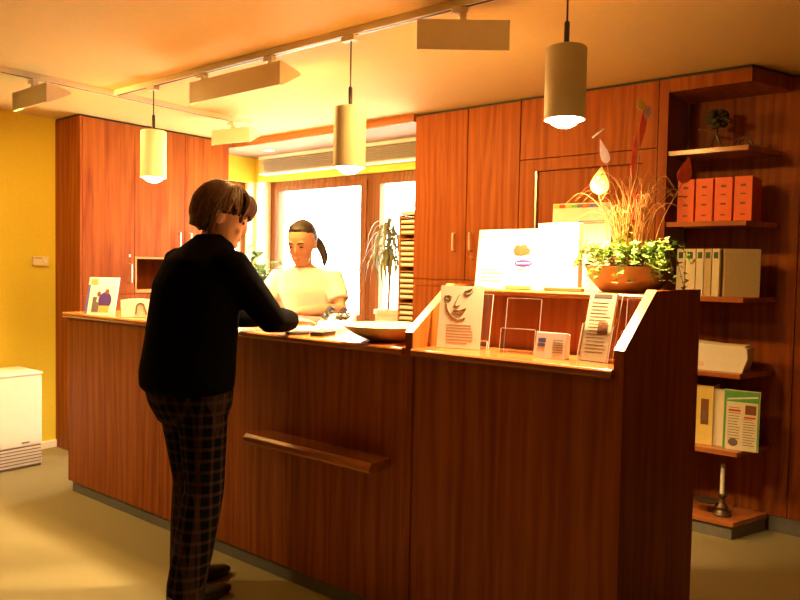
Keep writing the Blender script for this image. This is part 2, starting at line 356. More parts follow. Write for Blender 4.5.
d1 = mk('door', bx(XC - .019, XC, 2.547, 2.943, dz[0], dz[1]), 'wood', lc, world=True, bevel=.0015); handle(d1, XC, 2.905, 1.285, .13, 1, 0)
mk('keyhole', bx(XC, XC + .003, 2.897, 2.913, 1.405, 1.425), 'steel', d1, world=True)
d2 = mk('door', bx(XC - .019, XC, 2.947, 3.375, 1.415, dz[1]), 'wood', lc, world=True, bevel=.0015); handle(d2, XC, 3.32, 1.55, .11, 1, 0)
d3 = mk('door', bx(XC - .019, XC, 3.379, 3.80, dz[0], dz[1]), 'wood', lc, world=True, bevel=.0015); handle(d3, XC, 3.42, 1.55, .11, 1, 0)
for a, b in ((2.547, 2.943), (2.947, 3.375), (3.379, 3.80)):
    mk('door', bx(XC - .019, XC, a, b, .09, 1.128), 'wood', lc, world=True, bevel=.0015)
bm = BM(); box(bm, XC - .019, XC + .002, 2.949, 3.373, 1.14, 1.165); box(bm, XC - .019, XC + .002, 2.949, 3.373, 1.395, 1.41); box(bm, XC - .019, XC + .002, 2.949, 2.962, 1.165, 1.395); box(bm, XC - .019, XC + .002, 3.36, 3.373, 1.165, 1.395)
mk('niche_frame', bm, 'lightwood', lc, world=True)
mk('plinth', bx(XC - .019, XC - .012, 2.547, 3.80, 0, .087), 'kick', lc, world=True)

# ------------------------------------------------------------------ reception counter
YF = 2.084
rc = empty('reception_counter', (-2.9, 2.4, 0), 'long low teak reception counter where the customer stands', 'counter')
CX0, CX1 = -4.165, -1.629
bm = BM(); box(bm, CX0 + .02, CX1, YF + .02, YF + .04, .07, 1.03); box(bm, CX0 + .02, CX1, YF + .04, 2.66, .07, .09); box(bm, CX0 + .02, CX0 + .04, YF + .04, 2.66, .09, 1.03); box(bm, CX1 - .02, CX1, YF + .04, 2.66, .09, 1.03)
mk('carcass', bm, 'wood', rc, world=True)
for a, b in ((CX0, -3.22), (-3.217, -2.272), (-2.269, CX1)):
    mk('front_panel', bx(a, b, YF, YF + .0195, .062, 1.034), 'wood', rc, world=True, bevel=.001)
mk('end_panel', bx(CX0, CX0 + .0195, YF + .02, 2.70, .062, 1.034), 'wood', rc, world=True)
mk('kick_plate', bx(CX0 + .03, CX1, YF + .012, YF + .03, 0, .0615), 'kick', rc, world=True)
mk('kick_plate', bx(CX0 + .012, CX0 + .028, YF + .03, 2.66, 0, .0615), 'kick', rc, world=True)
bm = prism(BM(), [(1.965, .600), (1.955, .610), (1.958, .628), (1.972, .640), (2.083, .640), (2.083, .606), (1.99, .600)], -2.405, -1.69, 'YZ')
mk('bag_ledge', bm, 'glosswood', rc, world=True, bevel=.003, label='rounded teak ledge for resting bags')
bm = prism(BM(), [(2.062, 1.035), (2.056, 1.042), (2.056, 1.056), (2.063, 1.063), (2.72, 1.063), (2.72, 1.035)], -4.185, -1.6295, 'YZ')
tag(mk('worktop', bm, 'woodx', bevel=.002), 'polished teak worktop on the long low counter', 'worktop')
# display counter
dc = empty('display_counter', (-1.2, 2.45, 0), 'raised teak display counter with sloping side panels, nearest the camera', 'counter')
for x in ((-1.626, -1.592), (-.832, -.80)):
    prof = [(2.074, 0.0), (2.074, 1.118), (2.336, 1.296), (2.812, 1.296), (2.812, 0.0)]
    pn = mk('side_panel', prism(BM(), prof, x[0], x[1], 'YZ'), 'wood', dc, world=True)
    e = BM(); t = .003
    prism(e, [(2.074, 1.1182), (2.336, 1.2962), (2.3345, 1.2962 + t), (2.072, 1.1182 + t)], x[0], x[1], 'YZ')
    mk('edge_band', e, 'lightwood', pn, world=True, label='pale sloping edge strip')
mk('front_panel', bx(-1.5915, -.8325, YF, YF + .0195, .062, 1.034), 'wood', dc, world=True)
mk('kick_plate', bx(-1.5915, -.8325, YF + .012, YF + .03, 0, .0615), 'kick', dc, world=True)
mk('ledge', prism(BM(), [(2.064, 1.035), (2.058, 1.042), (2.058, 1.056), (2.065, 1.063), (2.355, 1.063), (2.355, 1.035)], -1.5915, -.8325, 'YZ'), 'woodx', dc, world=True, bevel=.002)
mk('riser', bx(-1.5915, -.8325, 2.356, 2.375, 1.0, 1.259), 'wood', dc, world=True)
mk('upper_shelf', prism(BM(), [(2.336, 1.26), (2.33, 1.266), (2.33, 1.276), (2.337, 1.282), (2.81, 1.282), (2.81, 1.26)], -1.5915, -.8325, 'YZ'), 'woodx', dc, world=True, bevel=.002)
mk('back_panel', bx(-1.5915, -.8325, 2.79, 2.808, .07, 1.259), 'wood', dc, world=True)

# ------------------------------------------------------------------ ceiling tracks, uplights, pendants
YT = 2.33
t1 = empty('lighting_track', (-1.4, YT, ZC), 'long white ceiling track running over the counter', 'track light rail')
mk('rail', bx(-4.055, 1.6, YT - .018, YT + .018, ZC - .030, ZC - .0005), 'trackw', t1, world=True)
mk('conductor_slot', bx(-4.055, 1.6, YT - .006, YT + .006, ZC - .0315, ZC - .0302), 'dark', t1, world=True)
mk('end_cap', bx(-4.062, -4.0555, YT - .019, YT + .019, ZC - .031, ZC - .0005), 'trackw', t1, world=True)
t2 = empty('lighting_track', (-4.09, 1.2, ZC), 'white ceiling track running towards the window on the left', 'track light rail')
mk('rail', bx(-4.11, -4.074, -2.4, 3.36, ZC - .030, ZC - .0005), 'trackw', t2, world=True)
mk('conductor_slot', bx(-4.098, -4.086, -2.4, 3.36, ZC - .0315, ZC - .0302), 'dark', t2, world=True)
mk('end_cap', bx(-4.111, -4.073, 3.3605, 3.367, ZC - .031, ZC - .0005), 'trackw', t2, world=True)
def uplight(loc, L, rz, label, posts, h=.10, drop=.075, strip_on=True, off=0.0):
    """triangular prism, flat face towards -y, lamp strip in the upper slope; loc = point on the underside of the track"""
    o = empty('uplight', loc, label, 'ceiling light', 'triangular uplights on the tracks', rz)
    zt = -drop; zb = -drop - h; y0 = -.03; ya = .095; zm = (zt + zb) / 2 + .018
    mk('housing', prism(BM(), [(y0, zt), (y0, zb - .012), (y0 + .006, zb - .012), (y0 + .012, zb), (ya, zm), (y0 + .012, zt)], -L / 2 + off, L / 2 + off, 'YZ'), 'trackw', o)
    for s in (-1, 1):
        e = BM(); prism(e, [(y0 - .001, zt + .001), (y0 - .001, zb - .013), (y0 + .012, zb - .014), (ya + .008, zm - .010), (ya + .004, zm + .003), (y0 + .012, zt + .001)], s * L / 2 + off, s * (L / 2 + .004) + off, 'YZ'); mk('end_cap', e, 'trackw', o)
    d = V((0, ya - y0 - .012, zm - zb)).normalized(); n = V((0, d.z, -d.y))
    p0 = V((0, y0 + .012, zb)) + d * .02 + n * .0006; p1 = V((0, ya, zm)) - d * .02 + n * .0006
    e = BM(); prism(e, [(p0.y, p0.z), (p1.y, p1.z), (p1.y + n.y * .003, p1.z + n.z * .003), (p0.y + n.y * .003, p0.z + n.z * .003)], -L / 2 + .02 + off, L / 2 - .02 + off, 'YZ')
    mk('lamp_strip', e, 'strip', o)
    for x in posts:
        mk('stem', bx(x - .012, x + .012, -.012, .012, zt - .004, -.022), 'trackw', o)
        mk('track_adapter', bx(x - .045, x + .018, -.016, .016, -.0215, -.0005), 'trackw', o, bevel=.002)
    return o
ZT = ZC - .0316
uplight((-2.935, YT, ZT), .70, 0, 'long wedge-shaped uplight between the first two pendants', (-.27, .26), h=.10, drop=.04)
uplight((-1.575, YT, ZT), .345, R(38), 'short wedge-shaped uplight at the top centre, beside the right pendant', (0.0,), h=.102, drop=.055)
uplight((-4.092, 1.86, ZT), .40, 0, 'short wedge-shaped uplight over the yellow wall, nearest the left edge', (.0,), h=.09, drop=.05)
uplight((-4.092, 3.22, ZT), .345, R(8), 'short wedge-shaped uplight at the far end of the left track', (.0,), h=.09, drop=.05)
l = bpy.data.lights.new('added_left_spot', 'SPOT'); l.energy = 140; l.color = (1.0, .68, .30); l.spot_size = R(96); l.spot_blend = .9; l.shadow_soft_size = .06  # unseen spot without a fixture, added to brighten the left floor and heater
lo = bpy.data.objects.new('added_left_spot_light', l); COL.objects.link(lo); lo.location = (-4.09, .55, 2.26); lo.rotation_euler = (R(14), R(-8), 0)
def pendant(x, zb, h, label):
    o = empty('pendant_lamp', (x, YT, zb), label, 'pendant lamp', 'cylinder pendants over the counter')
    r = .071
    mk('shade', lathe(BM(), [(r - .003, .0), (r, .0), (r, h - .006), (r - .006, h), (.006, h), (.006, h - .004), (r - .008, h - .004), (r - .003, h - .01)], n=32, cap0=False, cap1=False), 'shade', o, smooth=True)
    mk('bulb', lathe(BM(), [(.002, -.028), (.022, -.025), (.042, -.015), (.056, .002), (.054, .03), (.03, .06), (.02, .09)], n=24), 'bulb', o, smooth=True)
    mk('lamp_holder', lathe(BM(), [(.02, .0905), (.024, .091), (.024, h - .0045), (.01, h - .0045)], n=16), 'white', o, smooth=True)
    mk('stem', lathe(BM(), [(.0095, h + .0005), (.0095, h + .085), (.006, h + .09)], n=12), 'dark', o, smooth=True)
    top = ZT - zb - .022
    mk('cord', lathe(BM(), [(.0035, h + .0905), (.0035, top)], n=8), 'dark', o)
    mk('track_adapter', bx(-.045, .03, -.017, .017, top + .0003, top + .0217), 'trackw', o, bevel=.002)
    l = bpy.data.lights.new('halogen', 'SPOT'); l.energy = P_WATT; l.color = PEND; l.spot_size = R(124); l.spot_blend = .7; l.shadow_soft_size = .045
    lo = bpy.data.objects.new('halogen_light', l); COL.objects.link(lo); lo.parent = o; lo.location = (0, 0, -.045)
    return o
pendant(-3.672, 1.845, .265, 'cylindrical pendant lamp in front of the tall left cabinet')
pendant(-2.158, 1.79, .262, 'cylindrical pendant lamp hanging in front of the window')
pendant(-1.140, 1.882, .25, 'cylindrical pendant lamp hanging above the display counter')

# ------------------------------------------------------------------ left side: heater, thermostat
h = empty('storage_heater', (-4.97, 1.7, 0), 'white metal storage heater standing against the yellow wall', 'heater')
HX0, HX1, HY0, HY1 = -5.15, -4.815, .95, 2.232
mk('casing', bx(HX0, HX1, HY0, HY1, .145, .612), 'heater', h, world=True, bevel=.006)
mk('top_plate', bx(HX0 - .005, HX1 + .006, HY0 - .004, HY1 + .004, .6125, .630), 'white', h, world=True, bevel=.004)
mk('base', bx(HX0 + .02, HX1 - .012, HY0 + .01, HY1 - .004, 0, .1445), 'grille', h, world=True)
for i in range(6):
    mk('grille_slat', bx(HX1 - .0115, HX1 - .002, HY0 + .01, HY1 - .004, .018 + i * .021, .030 + i * .021), 'heater', h, world=True)
mk('maker_plate', bx(HX1 + .0002, HX1 + .0012, 2.10, 2.15, .165, .175), 'ink', h, world=True)
th = empty('thermostat', (XL, 2.405, 1.345), 'small beige thermostat on the yellow wall above the heater', 'thermostat')
mk('case', bx(.0005, .028, -.05, .06, -.015, .05), 'cream_paper', th, bevel=.004)
mk('dial', lathe(BM(), [(.014, 0), (.014, .01), (.011, .013)], n=16), 'white', th, smooth=True); th.children[-1].rotation_euler = (0, R(90), 0); th.children[-1].location = (.0282, .035, .016)
mk('slot', bx(.0282, .0292, -.04, .012, .036, .042), 'grille', th)

# ------------------------------------------------------------------ things on the low counter
ZW = 1.0632
def slab(bm, w, h, t=.002, x=0, z=0, y=0): return box(bm, x - w / 2, x + w / 2, y, y + t, z, z + h)
def lines(parent, x0, x1, z0, z1, n, mat='ink', y=-.0006, hgt=.0022, name='text_lines', jag=.25):
    bm = BM()
    for i in range(n):
        z = z0 + (z1 - z0) * i / max(1, n - 1)
        e = x1 - (x1 - x0) * random.random() * jag
        box(bm, x0, e, y, y + .0005, z - hgt / 2, z + hgt / 2)
    return mk(name, bm, mat, parent)
pf = empty('brochure_stand', (-3.86, 2.11, ZW), 'tilted white brochure with dark figures at the left end of the counter', 'brochure', rz=R(27), rx=0)
tl = Matrix.Rotation(R(-16), 4, 'X')
def tilted(parent, deg, dz=0.0):
    for c in parent.children:
        c.rotation_euler = (R(-deg), 0, 0)
        c.location.z += dz
mk('cover', slab(BM(), .19, .215, .004), 'paper', pf)
mk('photo_print', ell(BM(), (.022, -.0004, .08), .042, .0005, .05, seg=18), 'purple', pf)
mk('photo_print', prism(BM(), [(-.055, .012), (-.012, .012), (-.012, .07), (-.03, .07), (-.03, .10), (-.055, .10)], -.0007, -.0002, 'XZ'), 'ink', pf)
mk('photo_print', box(BM(), -.01, .055, -.0009, -.0004, .012, .05), 'gold', pf)
mk('photo_print', ell(BM(), (.03, -.0006, .132), .014, .0005, .016, seg=12), 'brown', pf); mk('photo_print', ell(BM(), (-.02, -.0006, .118), .012, .0005, .015, seg=12), 'brown', pf)
mk('logo', box(BM(), -.08, -.035, -.0007, -.0002, .175, .205), 'gold', pf)
mk('spine_band', box(BM(), -.0945, -.080, -.0007, -.0002, .0, .17), 'blue', pf)
tilted(pf, 14, .0015)
mk('easel_leg', box(BM(), -.03, .03, .058, .061, 0.001, .12), 'paper', pf)
mk('easel_foot', box(BM(), -.03, .03, -.004, .0605, 0.0002, .0014), 'paper', pf)

cd = empty('card_holder', (-3.53, 2.16, ZW), 'white curved plastic card holder with a grey arch mark', 'card holder', rz=R(38))
bm = BM(); pr = [(-.10, 0), (.10, 0), (.112, .09), (.07, .102), (0, .106), (-.07, .103), (-.118, .095)]
prism(bm, pr, 0, .006, 'XZ'); mk('front', bm, 'white', cd, bevel=.001)
arc = [(-.022 + .004 * 0, -.003, .018)] + [(-.002 + .022 * math.cos(a), -.003, .058 + .02 * math.sin(a)) for a in [math.pi * (1 - k / 8) for k in range(9)]] + [(.036, -.003, .018)]
mk('arch_mark', tube(BM(), arc, .0038, 6), 'kick', cd, smooth=True)
tilted(cd, 20, .002)
mk('base', box(BM(), -.10, .10, .004, .09, 0.0002, .004), 'white', cd)
mk('back', box(BM(), -.10, .10, .085, .09, .004, .05), 'white', cd)
tag(mk('paper_sheet', slab(BM(), .2, .002, .14), 'paper'), 'blank white paper lying beside the card holder', 'paper')
o = bpy.data.objects['paper_sheet']; o.location = (-3.78, 2.34, ZW); o.rotation_euler = (0, 0, R(10))

def sheet(loc, rz, w, l, label, mat='paper', t=.0015):
    o = empty('document', loc, label, 'paper', 'papers between customer and clerk', rz)
    mk('page', box(BM(), -w / 2, w / 2, -l / 2, l / 2, 0, t), mat, o)
    bm = BM()
    for i in range(9): box(bm, -w * .38, w * (.38 - .2 * random.random()), l * (.36 - .085 * i), l * (.36 - .085 * i) + .003, t + .0001, t + .0004)
    mk('text_lines', bm, 'ink', o); return o
sheet((-2.46, 2.30, ZW), R(24), .21, .297, 'white document under the hands of the customer and the clerk')
sheet((-2.44, 2.58, ZW), R(-10), .21, .297, 'white document on the counter behind the black phone')
ph = empty('mobile_phone', (-2.165, 2.19, ZW), 'black mobile phone lying flat beside the fruit-shaped sweets bowl'.replace('fruit-shaped ', ''), 'phone', rz=R(18))
mk('case', box(BM(), -.032, .032, -.065, .065, 0, .018), 'phone', ph, bevel=.006, smooth=True); mk('screen', box(BM(), -.024, .024, -.02, .052, .0181, .0188), 'dark', ph); mk('keypad', box(BM(), -.023, .023, -.055, -.026, .0181, .0192), 'ink', ph)
pn = empty('pen_case', (-2.255, 2.125, ZW), 'flat black pen case lying near the customer sleeve', 'pen case', rz=R(-20))
mk('case', box(BM(), -.018, .018, -.05, .05, 0, .011), 'phone', pn, bevel=.004, smooth=True); mk('clip', box(BM(), -.003, .003, -.04, .0, .0111, .0135), 'steel', pn)
# bowl of sweets
bw = empty('sweets_bowl', (-1.845, 2.235, ZW), 'wide shallow glazed bowl of sweets beside the sloping panel', 'bowl')
mk('bowl', lathe(BM(), [(.06, 0), (.075, .001), (.130, .022), (.186, .058), (.189, .063), (.183, .063), (.122, .029), (.06, .010)], n=40, cap1=True), 'bowl', bw, smooth=True)
cb = BM(); ell(cb, (0, 0, 0), .016, .011, .010, seg=10)
for s in (-1, 1): lathe_pts = prism(cb, [(s * .014, -.003), (s * .026, -.010), (s * .026, .010), (s * .014, .003)], -.002, .002, 'XY')
cm = None
for i in range(16):
    a = random.random() * 6.28; rr = .10 * math.sqrt(random.random())
    loc = (-1.845 + rr * math.cos(a), 2.235 + rr * math.sin(a), ZW + .026 + .16 * max(0, rr - .05) + .012 * (i % 2))
    if i in (0, 1):
        b2 = cb.copy() if i == 0 else cb
        o = mk('wrapped_sweet', b2, 'candyr' if i == 0 else 'candyw', recenter=False, smooth=True)
        if i == 0: cm = o
        else: cm2 = o
    else: o = copy_part(cm if i % 2 else cm2, None)
    o.location = loc; o.rotation_euler = (random.uniform(-.5, .5), random.uniform(-.5, .5), random.random() * 6)
    tag(o, ('golden wrapped sweet in the shallow bowl', 'white wrapped sweet in the shallow bowl')[0 if (o.data == cm.data) else 1], 'sweet', ('golden sweets in the bowl', 'white sweets in the bowl')[0 if (o.data == cm.data) else 1])
# desk telephone with cord behind the counter edge
tp = empty('desk_telephone', (-2.50, 2.63, ZW), 'desk telephone with curly black cord behind the documents', 'telephone', rz=R(30))
mk('base', prism(BM(), [(-.09, 0), (.09, 0), (.09, .055), (-.09, .02)], -.08, .08, 'YZ'), 'white', tp, bevel=.004)
mk('handset', tube(BM(), [(-.05, -.06, .05), (-.052, -.03, .062), (-.052, .04, .082), (-.05, .075, .075)], [.02, .015, .015, .02], 10), 'phone', tp, smooth=True)
mk('keypad', box(BM(), -.01, .06, -.05, .04, .045, .05), 'ink', tp)
mk('cord', tube(BM(), [V((.02 + .045 * k / 40 + .012 * math.cos(k * 1.1), -.085 + .1 * k / 40, .035 + .045 * math.sin(k / 40 * 3.1) + .012 * math.sin(k * 1.1))) for k in range(41)], .0035, 6), 'phone', tp, smooth=True)

# ------------------------------------------------------------------ behind the counter: rack and plants
DZ = .74
bd = empty('back_desk', (-3.6, 4.0, 0), 'low teak desk under the window behind the clerk', 'desk')
mk('desktop', bx(-5.02, -2.97, 3.88, 4.26, DZ - .03, DZ), 'woodx', bd, world=True, bevel=.003)
for x in (-5.0, -3.9, -3.0): mk('support', bx(x, x + .025, 3.90, 4.25, 0, DZ - .0305), 'wood', bd, world=True)
lr = empty('letter_rack', (-3.05, 4.03, DZ), 'tall wooden letter rack full of paper beside the tall cabinet', 'letter rack')
mk('side', bx(-.083, -.073, -.13, .13, 0, .985), 'lightwood', lr); mk('side', bx(.073, .083, -.13, .13, 0, .985), 'lightwood', lr); mk('back', bx(-.073, .073, .122, .13, 0, .985), 'lightwood', lr)
f = None
for i in range(27):
    z = .002 + i * .0370
    if f is None: f = mk('tray', bx(-.0728, .0728, -.128, .1218, z, z + .007), 'lightwood', lr)
    else: copy_part(f, lr).location.z = i * .0370
f = None
for i in range(26):
    if i % 6 == 4: continue
    if f is None: f = mk('paper_pile', bx(-.068, .068, -.124, .115, .0095, .027), 'paper', lr)
    else: copy_part(f, lr).location.z = i * .0370
tb = empty('dark_book', (-3.05, 4.02, DZ + .9855), 'dark book lying on top of the letter rack', 'book')
mk('pages', bx(-.07, .07, -.10, .10, .004, .026), 'paper', tb); mk('cover', box(box(box(BM(), -.074, .074, -.105, .105, 0, .0038), -.074, .074, -.105, .105, .0262, .03), -.0745, -.0705, -.105, .105, 0, .03), 'dark', tb)

def leafmesh(L, W, bend=.3, n=5, fold=.15, point=.55):
    bm = BM(); rows = []
    for i in range(n + 1):
        t = i / n; wv = W * math.sin(math.pi * min(1, max(.02, t ** point))) if i not in (n,) else .0006
        y = L * t * math.cos(bend * t); z = -L * t * math.sin(bend * t) * t
        rows.append([bm.verts.new((-wv, y, z + abs(wv) * fold)), bm.verts.new((0, y, z)), bm.verts.new((wv, y, z + abs(wv) * fold))])
    for a, b in zip(rows, rows[1:]):
        for k in (0, 1): bm.faces.new((a[k], a[k + 1], b[k + 1], b[k]))
    return bm
def place_leaf(src, parent, loc, yaw, pitch, s=1.0, roll=0):
    o = copy_part(src, parent); o.location = loc; o.rotation_euler = Euler((pitch, roll, yaw), 'XYZ'); o.scale = (s, s, s); return o
# green leafy plant in the window corner
gp = empty('leafy_plant', (-4.80, 4.07, DZ), 'green leafy pot plant in the window corner behind the customer', 'plant')
mk('pot', lathe(BM(), [(.07, 0), (.095, .15), (.10, .15), (.10, .165), (.088, .165), (.085, .14)], n=24), 'white', gp, smooth=True); mk('soil', lathe(BM(), [(.0845, .135), (.0845, .141)], n=20), 'soil', gp)
src = mk('leaf', leafmesh(.155, .040, .7), 'leaf', gp, smooth=True)
sb = []
rnd = random.Random(3); firstleaf = True
for k in range(12):
    a = k * 2.4 + rnd.random(); h = .30 + .34 * rnd.random(); sp = .09 + .16 * rnd.random()
    top = V((sp * math.cos(a), sp * .6 * math.sin(a), .14 + h)); pts = spline([(0.02 * math.cos(a), 0.02 * math.sin(a), .14), (top.x * .35, top.y * .35, .14 + h * .6), top], 5)
    mk('stem', tube(BM(), pts, .004, 6), 'leaf', gp, smooth=True)
    for j in range(6):
        t = pts[int((.35 + .65 * j / 5) * (len(pts) - 1))]
        ya = a + rnd.uniform(-1.7, 1.7); pc = rnd.uniform(-.1, .9); s = rnd.uniform(.75, 1.25)
        if firstleaf: src.location = t; src.rotation_euler = (pc, 0, ya); firstleaf = False
        else: place_leaf(src, gp, t, ya, pc, s)
# dracaena in white pot
dp = empty('dracaena', (-3.385, 4.10, DZ), 'slim dracaena with drooping narrow leaves in a white pot by the window', 'plant')
mk('pot', lathe(BM(), [(.075, 0), (.095, .28), (.105, .28), (.105, .312), (.093, .312), (.09, .27)], n=28), 'white', dp, smooth=True); mk('soil', lathe(BM(), [(.0895, .268), (.0895, .275)], n=20), 'soil', dp)
tr = [(0, 0, .27), (.008, 0, .45), (.0, .01, .70), (-.012, 0, .93)]
mk('trunk', tube(BM(), spline(tr, 5), .010, 8), 'stem', dp, smooth=True)
src = mk('leaf', leafmesh(.30, .014, 1.6, 8, .3, .7), 'dracaena', dp, smooth=True); firstleaf = True
for k in range(72):
    z = .66 + .28 * (k / 72); a = k * 2.399; pc = rnd.uniform(.1, 1.2); s = rnd.uniform(.65, 1.05)
    t = V((-.004 * k / 48, 0, z))
    if firstleaf: src.location = t; src.rotation_euler = (pc, 0, a); firstleaf = False
    else: place_leaf(src, dp, t, a, pc, s)

# ------------------------------------------------------------------ display counter: ledge
ZL = 1.0632; ZU = 1.2822
def acrylic_holder(name, loc, rz, label, w, hb, hf, d, tilt=12, group='clear acrylic holders on the ledge'):
    o = empty(name, loc, label, 'acrylic holder', group, rz)
    bt = math.sin(R(tilt)) * hb
    mk('back_plate', prism(BM(), [(.002 + d, .002), (.005 + d, .002), (.005 + d + bt, hb), (.002 + d + bt, hb)], -w / 2, w / 2, 'YZ'), 'acryl', o)
    ft = math.sin(R(tilt)) * hf
    mk('front_plate', prism(BM(), [(0, .002), (.003, .002), (.003 + ft, hf), (ft, hf)], -w / 2, w / 2, 'YZ'), 'acryl', o)
    for nm, y_, z_, t_ in (('back_edge_glint', d + .0012, hb, bt), ('front_edge_glint', -.0008, hf, ft)):  # pale strips stand in for light caught along the plate edges
        for sx in (-1, 1): mk(nm, prism(BM(), [(y_, .002), (y_ + .0025, .002), (y_ + .0025 + t_, z_), (y_ + t_, z_)], sx * w / 2 + sx * .0018, sx * w / 2 + sx * .0034, 'YZ'), 'edge', o)
        mk(nm, box(BM(), -w / 2, w / 2, y_ + t_, y_ + t_ + .0025, z_ + .0003, z_ + .0020), 'edge', o)
    mk('base_plate', box(BM(), -w / 2, w / 2, 0, d + .05, 0, .0018), 'acryl', o)
    for s in (-1, 1):
        mk('side_plate', prism(BM(), [(.0032, .002), (d + .0018, .002), (d + .0018 + ft, hf), (.0032 + ft, hf)], s * w / 2 - .0015, s * w / 2 + .0015, 'YZ'), 'acryl', o)
    return o
# leaflet with a drawn face leaning in a clear stand
a1 = acrylic_holder('leaflet_stand', (-1.462, 2.215, ZL), R(14), 'clear stand behind the leaflet with the drawn face', .17, .20, .03, .02, 14)
lf = empty('face_leaflet', (-1.470, 2.186, ZL), 'cream leaflet with a drawn face leaning at the left of the ledge', 'leaflet', rz=R(14))
mk('page', slab(BM(), .168, .232, .0015), 'cream_paper', lf)
def stroke(pts, r=.0012, mat='ink', name='face_drawing'):
    return mk(name, tube(BM(), [V((x, -.0008, z)) for x, z in pts], r, 5), mat, lf)
stroke([(-.062, .185), (-.052, .178), (-.040, .180)]); stroke([(.012, .205), (.022, .198), (.036, .205), (.044, .214)])
stroke([(.010, .212), (.024, .216), (.040, .222)], .0016, 'brown'); stroke([(-.064, .194), (-.050, .195), (-.038, .190)], .0016, 'brown')
stroke([(-.008, .200), (-.018, .178), (-.024, .160), (-.012, .156), (-.004, .160)])
stroke([(-.030, .138), (-.014, .142), (-.006, .139), (.006, .143), (.020, .148)], .0016, 'brown'); stroke([(-.028, .136), (-.008, .126), (.010, .130), (.020, .146)], .0014, 'brown')
stroke([(-.058, .168), (-.050, .140), (-.030, .114), (-.006, .106), (.020, .112)]); 
lines(lf, -.05, .06, .02, .085, 7, 'brown', hgt=.0016)
tilted(lf, 10, .002)
a2 = acrylic_holder('leaflet_holder', (-1.243, 2.215, ZL), R(6), 'empty clear leaflet holder in the middle of the ledge', .125, .19, .085, .035, 8)
bc = empty('card_box', (-1.092, 2.165, ZL), 'small white card box with blue print on the ledge', 'card box', rz=R(5))
mk('box', prism(BM(), [(0, 0), (.045, 0), (.055, .080), (.022, .086)], -.054, .054, 'YZ'), 'paper', bc, bevel=.0015)
q = Matrix.Rotation(R(-14.3), 4, 'X')
bm = BM(); box(bm, -.044, -.018, -.0010, -.0004, .055, .068); box(bm, -.044, -.018, -.0010, -.0004, .040, .050); bmesh.ops.transform(bm, matrix=q, verts=bm.verts); mk('logo', bm, 'blue', bc)
bm = BM()
for i in range(6): box(bm, .008, .044, -.0010, -.0004, .022 + i * .008, .0236 + i * .008)
bmesh.ops.transform(bm, matrix=q, verts=bm.verts); mk('text_lines', bm, 'ink', bc)
a3 = acrylic_holder('leaflet_holder', (-.955, 2.195, ZL), R(-6), 'tall clear leaflet holder filled with leaflets, right end of the ledge', .105, .215, .12, .03, 16)
lt = empty('leaflet_pile', (-.955, 2.2000, ZL + .0025), 'pale printed leaflets standing in the tall clear holder', 'leaflets', rz=R(-6))
mk('pages', slab(BM(), .096, .228, .014), 'cream_paper', lt); mk('header', box(BM(), -.032, .032, -.0007, -.0002, .212, .224), 'ink', lt); lines(lt, -.036, .038, .03, .195, 15, 'brown', hgt=.0014); mk('photo_print', box(BM(), .0, .034, -.0009, -.0007, .09, .13), 'brown', lt)
tilted(lt, 16, 0)
a4 = acrylic_holder('leaflet_holder', (-.867, 2.27, ZL), R(0), 'narrow empty clear holder against the right sloping panel', .045, .205, .10, .03, 7)

# ------------------------------------------------------------------ display counter: upper shelf
sg = empty('display_sign', (-1.40, 2.405, ZU), 'wide white sign with small picture and purple oval on the upper shelf', 'sign', rz=R(4))
mk('board', slab(BM(), .275, .232, .006), 'paper', sg)
mk('picture', ell(ell(ell(ell(BM(), (.035, -.0004, .150), .018, .0006, .022, seg=12), (.060, -.0004, .158), .016, .0006, .016, seg=12), (.078, -.0004, .146), .010, .0006, .014, seg=12), (.050, -.0004, .138), .026, .0006, .010, seg=12), 'brown', sg)
mk('picture', tube(BM(), [(.108, -.0004, .138), (.114, -.0004, .152), (.112, -.0004, .178)], .002, 5), 'gold', sg)
mk('oval_logo', ell(BM(), (.062, -.0004, .100), .037, .0006, .014, seg=24), 'purple', sg); mk('oval_logo_band', box(BM(), .034, .090, -.0014, -.0008, .0975, .1025), 'paper', sg)
lines(sg, .04, .085, .072, .078, 2, 'gold', hgt=.002); lines(sg, -.115, -.02, .03, .075, 4, 'gold', hgt=.0014)
mk('price_strip', box(BM(), -.0, .105, -.010, -.002, .001, .012), 'gold', sg)
tilted(sg, 8, .001)
mk('prop', prism(BM(), [(.008, .0), (.075, .0), (.036, .16)], -.02, .02, 'YZ'), 'paper', sg)
wb = empty('white_box', (-1.238, 2.505, ZU), 'white upright carton beside the wide sign on the upper shelf', 'box', rz=R(6))
mk('carton', bx(-.08, .08, 0, .055, 0, .255), 'paper', wb, bevel=.002); mk('gold_stripe', bx(-.0795, -.062, -.0008, -.0002, .01, .10), 'gold', wb); lines(wb, -.02, .06, .20, .235, 3, 'gold', hgt=.002)
br = empty('brochure_board', (-1.27, 2.765, ZU), 'tall cream brochure with coloured top band behind the white carton', 'brochure', rz=R(5))
mk('board', slab(BM(), .25, .355, .005), 'cream_paper', br)
xx = -.123
for c in ('gold', 'red', 'gold', 'green', 'ink', 'red', 'blue', 'ink'):
    mk('colour_patch', box(BM(), xx, xx + .0255, -.0007, -.0002, .336, .351), c, br); xx += .0256
lines(br, -.01, .115, .272, .280, 2, 'ink', hgt=.004, jag=.1); lines(br, .04, .115, .02, .06, 4, 'ink', hgt=.002)
tilted(br, 3, .0005)
tag(mk('wooden_block', box(BM(), -.07, .07, -.018, .018, 0, .014), 'lightwood', bevel=.003), 'small flat wooden block in front of the white carton', 'block'); o = bpy.data.objects['wooden_block']; o.location = (-1.155, 2.395, ZU); o.rotation_euler = (0, 0, R(8))

